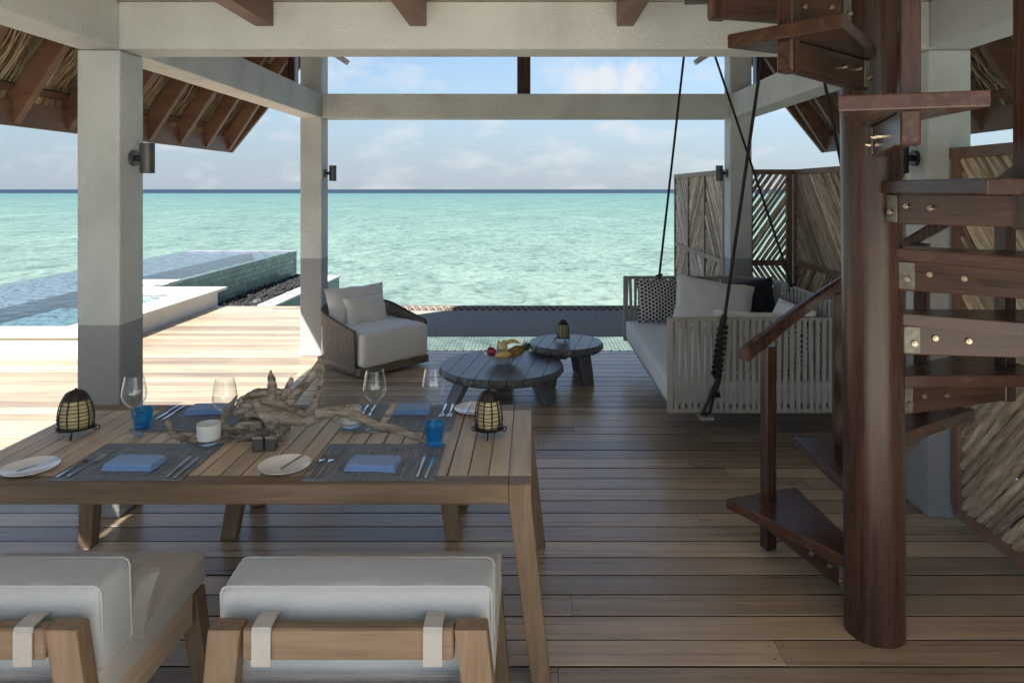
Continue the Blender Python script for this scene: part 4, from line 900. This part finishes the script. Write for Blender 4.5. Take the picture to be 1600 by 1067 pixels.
# ------------------------------------------------------------------ dining chairs
def dining_chair():
    r = thing('dining_chair','x','chair',(0,0,0),0,'cushioned teak chairs at the table')
    def leg(sx, back):
        xo = sx*0.335; 
        if back:
            b = [(xo+sx*0.075-.04,-0.31-.03,.004),(xo+sx*0.075+.04,-0.31-.03,.004),(xo+sx*0.075+.04,-0.31+.03,.004),(xo+sx*0.075-.04,-0.31+.03,.004)]
            t = [(xo-.045,-0.345-.03,.655),(xo+.045,-0.345-.03,.655),(xo+.045,-0.345+.03,.655),(xo-.045,-0.345+.03,.655)]
        else:
            b = [(xo+sx*0.055-.03,0.345-.03,.004),(xo+sx*0.055+.03,0.345-.03,.004),(xo+sx*0.055+.03,0.345+.03,.004),(xo+sx*0.055-.03,0.345+.03,.004)]
            t = [(xo-.035+sx*.02,0.31-.035,.372),(xo+.035+sx*.02,0.31-.035,.372),(xo+.035+sx*.02,0.31+.035,.372),(xo-.035+sx*.02,0.31+.035,.372)]
        MB().hexa(b,t).build('leg','teak_z',r,bev=0.008 if back else 0.004,seg=2)
    for sx in (-1,1): leg(sx,True); leg(sx,False)
    MB().box(-0.289,0.289,-0.365,-0.325,0.565,0.652).build('top_rail','teak',r,bev=0.005)
    MB().box(-0.30,0.30,-0.358,-0.32,0.395,0.47).build('lower_rail','teak',r,bev=0.005)
    MB().box(-0.31,0.31,0.29,0.33,0.265,0.371).build('front_rail','teak',r,bev=0.004)
    for sx in (-1,1): MB().bar((sx*0.362,-0.30,0.315),(sx*0.362,0.275,0.318),0.035,0.108).build('side_rail','teak_y',r,bev=0.004)
    for k in range(5): MB().box(-0.34,0.34,-0.26+0.115*k,-0.19+0.115*k,0.352,0.373).build('seat_slat','teak',r)
    sc = rbox(0.775,0.66,0.105,0.020,12,(0,0.006,0.014),0.008,4,11).xform(Matrix.Translation((0,0.045,0.428))).build('seat_cushion','seatfab',r,smooth=True)
    def loop(w,h): return [(x,y) for x,y in ((-w+.02,-h),(w-.02,-h),(w-.006,-h+.006),(w,-h+.02),(w,h-.02),(w-.006,h-.006),(w-.02,h),(-w+.02,h),(-w+.006,h-.006),(-w,h-.02),(-w,-h+.02),(-w+.006,-h+.006))]
    for zz in (0.468,0.386): MB().tube([(x,y+0.045,zz) for x,y in loop(0.386,0.329)],0.0038,5,closed=True).build('piping','seatfab',sc,smooth=True)
    bm4 = Matrix.Translation((0,-0.200,0.592)) @ Matrix.Rotation(R(3),4,'X')
    bc = rbox(0.775,0.165,0.262,0.024,12,(0.0,0.008,0.010),0.007,6,11).xform(bm4).build('back_cushion','chairfab',r,smooth=True)
    for yy in (-0.070,0.070): MB().tube([(x,yy,z) for x,z in loop(0.386,0.130)],0.0038,5,closed=True).xform(bm4).build('piping','chairfab',bc,smooth=True)
    for sx in (-0.235,0.232):
        mb = MB(); w = 0.026; pr = [(-0.282,0.655),(-0.325,0.662),(-0.366,0.658),(-0.372,0.645),(-0.372,0.555),(-0.366,0.552)]
        vs = [(sx+s_*w,y,z) for y,z in pr for s_ in (-1,1)] + [(sx+s_*w,y+(0.004 if i < 2 or True else 0),z-0.004) for i,(y,z) in enumerate(pr) for s_ in (-1,1)]
        fs = [(2*i,2*i+1,2*i+3,2*i+2) for i in range(5)] + [(12+2*i,12+2*i+2,12+2*i+3,12+2*i+1) for i in range(5)]
        mb.add(vs,fs).build('strap','strapfab',r)
    return r
ch = dining_chair(); place(ch,(-0.50,2.25,0),0,'cushioned teak chair, back to the viewer, nearest the middle')
c2 = copy_tree(ch); place(c2,(-1.615,2.25,0),0,'cushioned teak chair at the lower left with a small pillow on it')
pillow_thing('throw_pillow','small grey piped pillow on the seat of the left dining chair','pillow',0.34,0.21,0.16,'pillowfab',(-1.355,2.215,0.560),(R(-16),R(4),R(-14)),11)

# ------------------------------------------------------------------ place settings
T = TZ+0.001
mat_me = MB().box(-0.253,0.253,-0.19,0.19,0,0.0025).mesh('placemat','placemat')
mats = [(-1.59,2.825,'blue-grey woven placemat at the near left setting'),(-0.624,2.82,'blue-grey woven placemat at the near right setting'),(-1.59,3.355,'blue-grey woven placemat at the far left setting'),(-0.622,3.355,'blue-grey woven placemat at the far right setting')]
for x,y,lb in mats:
    o = link('placemat',mat_me); o.location = (x,y,T); tag(o,lb,'placemat','woven placemats')
def napkin_mesh():
    mb = MB(); 
    for k in range(3):
        z0_ = 0.0055*k*1.6; rb = rbox(0.205-0.006*k,0.115-0.004*k,0.010,0.0045,6,(0,0,0.002),0.002,k+20,20).xform(Matrix.Translation((0.002*k,-0.001*k,z0_+0.006))); mb.add(rb.v,rb.f)
    return mb.mesh('napkin','napkin',smooth=True)
nap = napkin_mesh()
for x,y,rz,lb in ((-1.585,2.765,-3,'folded blue napkin on the near left placemat'),(-0.63,2.76,-4,'folded blue napkin on the near right placemat'),(-1.60,3.44,3,'folded blue napkin on the far left placemat'),(-0.60,3.44,-2,'folded blue napkin on the far right placemat')):
    o = link('napkin',nap); o.location = (x,y,T+0.003); o.rotation_euler = (0,0,R(rz)); tag(o,lb,'napkin','folded blue napkins')
def fork_mesh():
    mb = MB(); prof = [(-0.10,0.0065),(-0.06,0.0062),(-0.02,0.0042),(0.02,0.003),(0.045,0.0034),(0.055,0.011),(0.068,0.0125)]; z = [0.004,0.005,0.006,0.008,0.008,0.005,0.004]
    vs = []
    for (y,w),zz in zip(prof,z): vs += [(-w,y,zz),(w,y,zz),(w,y,zz-0.0025),(-w,y,zz-0.0025)]
    fs = [(0,1,2,3)] + [(4*i+a,4*i+4+a,4*i+4+(a+1)%4,4*i+(a+1)%4) for i in range(6) for a in range(4)]
    mb.add(vs,fs)
    for k in range(4):
        x = -0.0105+0.007*k; mb.hexa([(x-.0018,.068,.0015),(x+.0018,.068,.0015),(x+.001,.112,.007),(x-.001,.112,.007)],[(x-.0018,.068,.004),(x+.0018,.068,.004),(x+.001,.112,.009),(x-.001,.112,.009)])
    return mb.mesh('fork','cutlery',0,True)
def knife_mesh(L=0.215):
    mb = MB(); h = L*0.46
    mb.hexa([(-.006,-h,.0005),(.006,-h,.0005),(.0045,0,.0005),(-.0045,0,.0005)],[(-.005,-h,.008),(.005,-h,.008),(.004,0,.008),(-.004,0,.008)])
    out_ = [(-.004,0),(-.008,.012),(-.009,L-h-.03),(-.004,L-h),(.004,L-h-.012),(.0055,.01),(.004,0)]
    mb.prism(list(reversed(out_)),.003,.0048); return mb.mesh('knife','cutlery',0.001)
fork_me, knife_me, bk_me = fork_mesh(), knife_mesh(), knife_mesh(0.165)
def put(me,name,x,y,z,rz,label,cat,grp,rx=0):
    o = link(name,me); o.location = (x,y,z); o.rotation_euler = (R(rx),0,R(rz)); return tag(o,label,cat,grp)
zc = T+0.0035
put(fork_me,'fork',-1.815,2.75,zc,-3,'outer fork on the near left placemat','fork','steel forks'); put(fork_me,'fork',-1.775,2.755,zc,-4,'inner fork on the near left placemat','fork','steel forks')
put(fork_me,'fork',-0.855,2.755,zc,-2,'outer fork on the near right placemat','fork','steel forks'); put(fork_me,'fork',-0.818,2.755,zc,-3,'inner fork on the near right placemat','fork','steel forks')
put(knife_me,'knife',-1.40,2.745,zc,3,'inner knife on the near left placemat','knife','steel knives'); put(knife_me,'knife',-1.365,2.735,zc,2,'outer knife on the near left placemat','knife','steel knives')
put(knife_me,'knife',-0.437,2.745,zc,0,'inner knife on the near right placemat','knife','steel knives'); put(knife_me,'knife',-0.402,2.735,zc,-1,'outer knife on the near right placemat','knife','steel knives')
put(knife_me,'knife',-1.80,3.43,zc,178,'outer knife on the far left placemat','knife','steel knives'); put(knife_me,'knife',-1.765,3.42,zc,179,'inner knife on the far left placemat','knife','steel knives')
put(knife_me,'knife',-0.83,3.43,zc,181,'outer knife on the far right placemat','knife','steel knives'); put(knife_me,'knife',-0.793,3.42,zc,180,'inner knife on the far right placemat','knife','steel knives')
put(fork_me,'fork',-0.437,3.45,zc,180,'inner fork on the far right placemat','fork','steel forks'); put(fork_me,'fork',-0.40,3.45,zc,181,'outer fork on the far right placemat','fork','steel forks')
plate_me = MB().lathe([(0.0,0.004),(0.058,0.004),(0.066,0.008),(0.098,0.014),(0.101,0.0155),(0.100,0.012),(0.068,0.003),(0.05,0.0005),(0.0,0.0005)],40).mesh('side_plate','china',0,True)
for x,y,lb,kx,ky,krz,kl in ((-1.985,2.74,'white side plate at the near left setting',-1.955,2.74,-28,'butter knife on the near left side plate'),(-0.985,2.76,'white side plate at the near right setting',-0.955,2.76,-16,'butter knife on the near right side plate'),(-0.285,3.47,'white side plate at the far right setting',-0.32,3.45,174,'butter knife on the far right side plate')):
    put(plate_me,'side_plate',x,y,T,0,lb,'plate','white side plates'); put(bk_me,'butter_knife',kx,ky,T+0.0165,krz,kl,'knife','butter knives')
# stemware
gp = [(0.0,0.002),(0.034,0.002),(0.040,0.003),(0.036,0.005),(0.010,0.010),(0.0045,0.018),(0.0038,0.06),(0.004,0.115),(0.009,0.128),(0.030,0.142),(0.047,0.165),(0.0525,0.188),(0.051,0.21),(0.046,0.24),(0.0395,0.275),(0.0385,0.275),(0.045,0.24),(0.050,0.21),(0.0515,0.188),(0.046,0.166),(0.029,0.144),(0.0,0.134)]
wg = MB().lathe(gp,32).mesh('wine_glass','glass',0,True)
for x,y,lb in ((-1.78,3.10,'tall wine glass in front of the left blue tumbler'),(-1.352,3.05,'tall wine glass between the left votive and the driftwood'),(-0.722,3.19,'tall wine glass behind the right branch of the driftwood'),(-0.458,3.24,'tall wine glass behind the right blue tumbler')):
    put(wg,'wine_glass',x,y,T,rnd.uniform(0,90),lb,'wine glass','stemmed wine glasses')
tb = MB().lathe([(0.0,0.002),(0.030,0.002),(0.034,0.006),(0.042,0.06),(0.0475,0.096),(0.0455,0.096),(0.040,0.06),(0.031,0.018),(0.0,0.014)],32).mesh('tumbler','blueglass',0,True)
put(tb,'tumbler',-1.80,3.20,T,0,'bright blue glass tumbler near the left lantern','tumbler','blue tumblers'); put(tb,'tumbler',-0.417,2.99,T+0.003,0,'bright blue glass tumbler at the end of the driftwood branch','tumbler','blue tumblers')
def votive(x,y,label):
    r = thing('votive_candle',label,'candle holder',(x,y,T),0,'frosted votives')
    MB().lathe([(0.0,0.002),(0.034,0.002),(0.041,0.01),(0.045,0.034),(0.043,0.034),(0.038,0.014),(0.0,0.012)],28).build('glass_base','glass',r,smooth=True)
    MB().lathe([(0.0455,0.0345),(0.0485,0.075),(0.0485,0.10),(0.0465,0.10),(0.0465,0.075),(0.0435,0.036),(0.0,0.036)],28).build('frosted_cup','frost',r,smooth=True)
votive(-1.392,2.985,'frosted white votive glass left of the driftwood'); votive(-0.835,3.20,'frosted white votive glass behind the driftwood branch')
for x,y,lb in ((-1.160,2.945,'left of two small metal shaker cubes below the driftwood'),(-1.108,2.95,'right of two small metal shaker cubes below the driftwood')):
    r = thing('shaker_cube',lb,'shaker',(x,y,T),R(6),'metal shaker cubes')
    MB().box(-0.023,0.023,-0.023,0.023,0.001,0.05).build('body','lampmetal',r,bev=0.003); MB().box(-0.0235,0.0235,-0.0235,0.0235,0.0505,0.062).build('lid','cutlery',r,bev=0.003)
# lanterns
def lantern(loc, rz, label, sx=1.0, sy=1.0):
    r = thing('lantern',label,'lantern',loc,R(rz),'caged candle lanterns')
    pr = lambda t: 0.062*(1-0.10*(1-min(1,t/0.25))**2)*(max(0,1-max(0,(t-0.2)/0.86)**2.1))**0.62
    zb, H = 0.036, 0.172; pt = lambda a,t,g=1.0: (pr(t)*g*sx*math.cos(a), pr(t)*g*sy*math.sin(a), zb+H*t)
    MB().lathe([(pr(i/12*0.85)*0.92, zb+H*i/12*0.85) for i in range(13)],24,sx=sx,sy=sy,caps=True).build('shade','parchment',r,smooth=True)
    for k in range(10):
        a = 2*math.pi*k/10; MB().tube([pt(a,i/10*0.9) for i in range(11)],0.0030,5).build('rib','iron',r,smooth=True)
    for k in range(8):
        t = 0.06+0.095*k; MB().tube([pt(2*math.pi*i/24,t+0.008*math.sin(i+k*2),1.03) for i in range(24)],0.0013 if k%2 else 0.0018,4,closed=True).build('wire','iron',r)
    MB().lathe([(pr(0.74)*1.06,zb+H*0.74),(pr(0.84)*1.06,zb+H*0.84),(pr(0.93)*1.05,zb+H*0.93),(0.006,zb+H*1.0),(0.0,zb+H*1.045)],16,sx=sx,sy=sy).build('cap','iron',r,smooth=True)
    MB().lathe([(0.0,zb-0.004),(0.066,zb-0.004),(0.067,zb+0.004),(0.0,zb+0.004)],24,sx=sx,sy=sy).build('base_ring','iron',r,smooth=True)
    for k in range(3):
        a = 2*math.pi*k/3-math.pi/2; d = Vector((math.cos(a),math.sin(a),0)); q = []
        q += [d*0.060*((sx+sy)/2)+Vector((0,0,zb)), d*0.066*((sx+sy)/2)+Vector((0,0,0.018))]
        for i in range(9):
            b = -math.pi*0.75+i*0.75; rr = 0.013-0.0009*i; q.append(d*(0.082*((sx+sy)/2)+rr*math.cos(b))+Vector((0,0,0.0165+rr*math.sin(b))))
        MB().tube(q,0.0030,5).build('scroll_foot','iron',r,smooth=True)
    return r
lantern((-2.055,3.12,T),20,'wide caged candle lantern at the left end of the dining table',1.18,0.92)
lantern((-0.192,3.12,T),0,'caged candle lantern at the right end of the dining table',1.0,1.0)
lantern((0.312,6.77,0.368),10,'caged candle lantern standing on the smaller round table',1.0,1.0)

# ------------------------------------------------------------------ driftwood
dw = MB()
def br_(pts, rp, d=3.06, n=10):
    dw.tube([P(x,y,d+(dd[0] if dd else 0)) for x,y,*dd in pts],[r*0.86*d/FPX for r in rp],n)
br_([(366,645),(388,634),(415,630),(445,643),(478,651),(508,642),(540,634)],[7,13,16,15,13,10,3])
br_([(372,628,.03),(402,614,.03),(432,616,.02),(462,612)],[5,10,11,5])
br_([(384,648,-.03),(412,640,-.05),(446,652,-.04),(480,658,-.02),(506,650)],[6,11,13,10,6])
br_([(376,655,.03),(404,655,.04),(440,664,.02)],[9,13,13])
br_([(398,626,-.03),(408,642,-.06),(424,660,-.05),(436,680,-.02)],[7,9,10,8])
br_([(428,650,-.01),(436,672),(440,697)],[13,13,7])
br_([(446,655,.03),(447,676,.03),(436,692,.02)],[9,8,5])
br_([(368,690),(390,683),(418,672),(440,664)],[4,8,10,10])
br_([(365,668,-.03),(385,662,-.04),(410,664,-.05)],[4,8,8])
br_([(372,673),(352,668),(347,655),(358,636),(371,618)],[7,7,6,5,2])
br_([(381,640),(372,632),(377,622),(388,618)],[5,5,4,2])
br_([(262,655,-.02),(264,665,-.03),(271,680,-.05),(290,686,-.06),(318,689,-.04),(350,681,.04),(385,668)],[6,5,6,6,6,8,10])
br_([(428,632),(426,608),(424,592),(423,578)],[11,9,7,1.5])
br_([(437,638),(444,616),(451,602),(456,591)],[9,6,5,4])
br_([(452,628),(470,607),(487,588),(497,570),(505,553,.02)],[12,9,8,6,2])
br_([(484,646),(494,628),(500,604),(505,578),(503,556)],[9,7,5,3.5,1.5])
br_([(495,648),(530,642),(560,651),(590,664),(612,668),(640,678),(664,690)],[12,9,9,10,8,6,4.5],3.02)
br_([(596,666),(603,652),(612,638),(619,629)],[9,7,6.5,6],3.02)
br_([(520,660),(528,648),(545,638),(562,636)],[3,5,6,3],3.02)
wood_o = dw.build('driftwood','drift',None,smooth=True); tag(wood_o,'gnarled grey driftwood branch lying along the dining table','driftwood')
rm = wood_o.modifiers.new('fuse','REMESH'); rm.mode = 'VOXEL'; rm.voxel_size = 0.0036; rm.use_smooth_shade = True
tx = bpy.data.textures.new('gnarl','CLOUDS'); tx.noise_scale = 0.028; tx.noise_depth = 3
dp = wood_o.modifiers.new('gnarl','DISPLACE'); dp.texture = tx; dp.strength = 0.012; dp.mid_level = 0.5; dp.texture_coords = 'LOCAL'
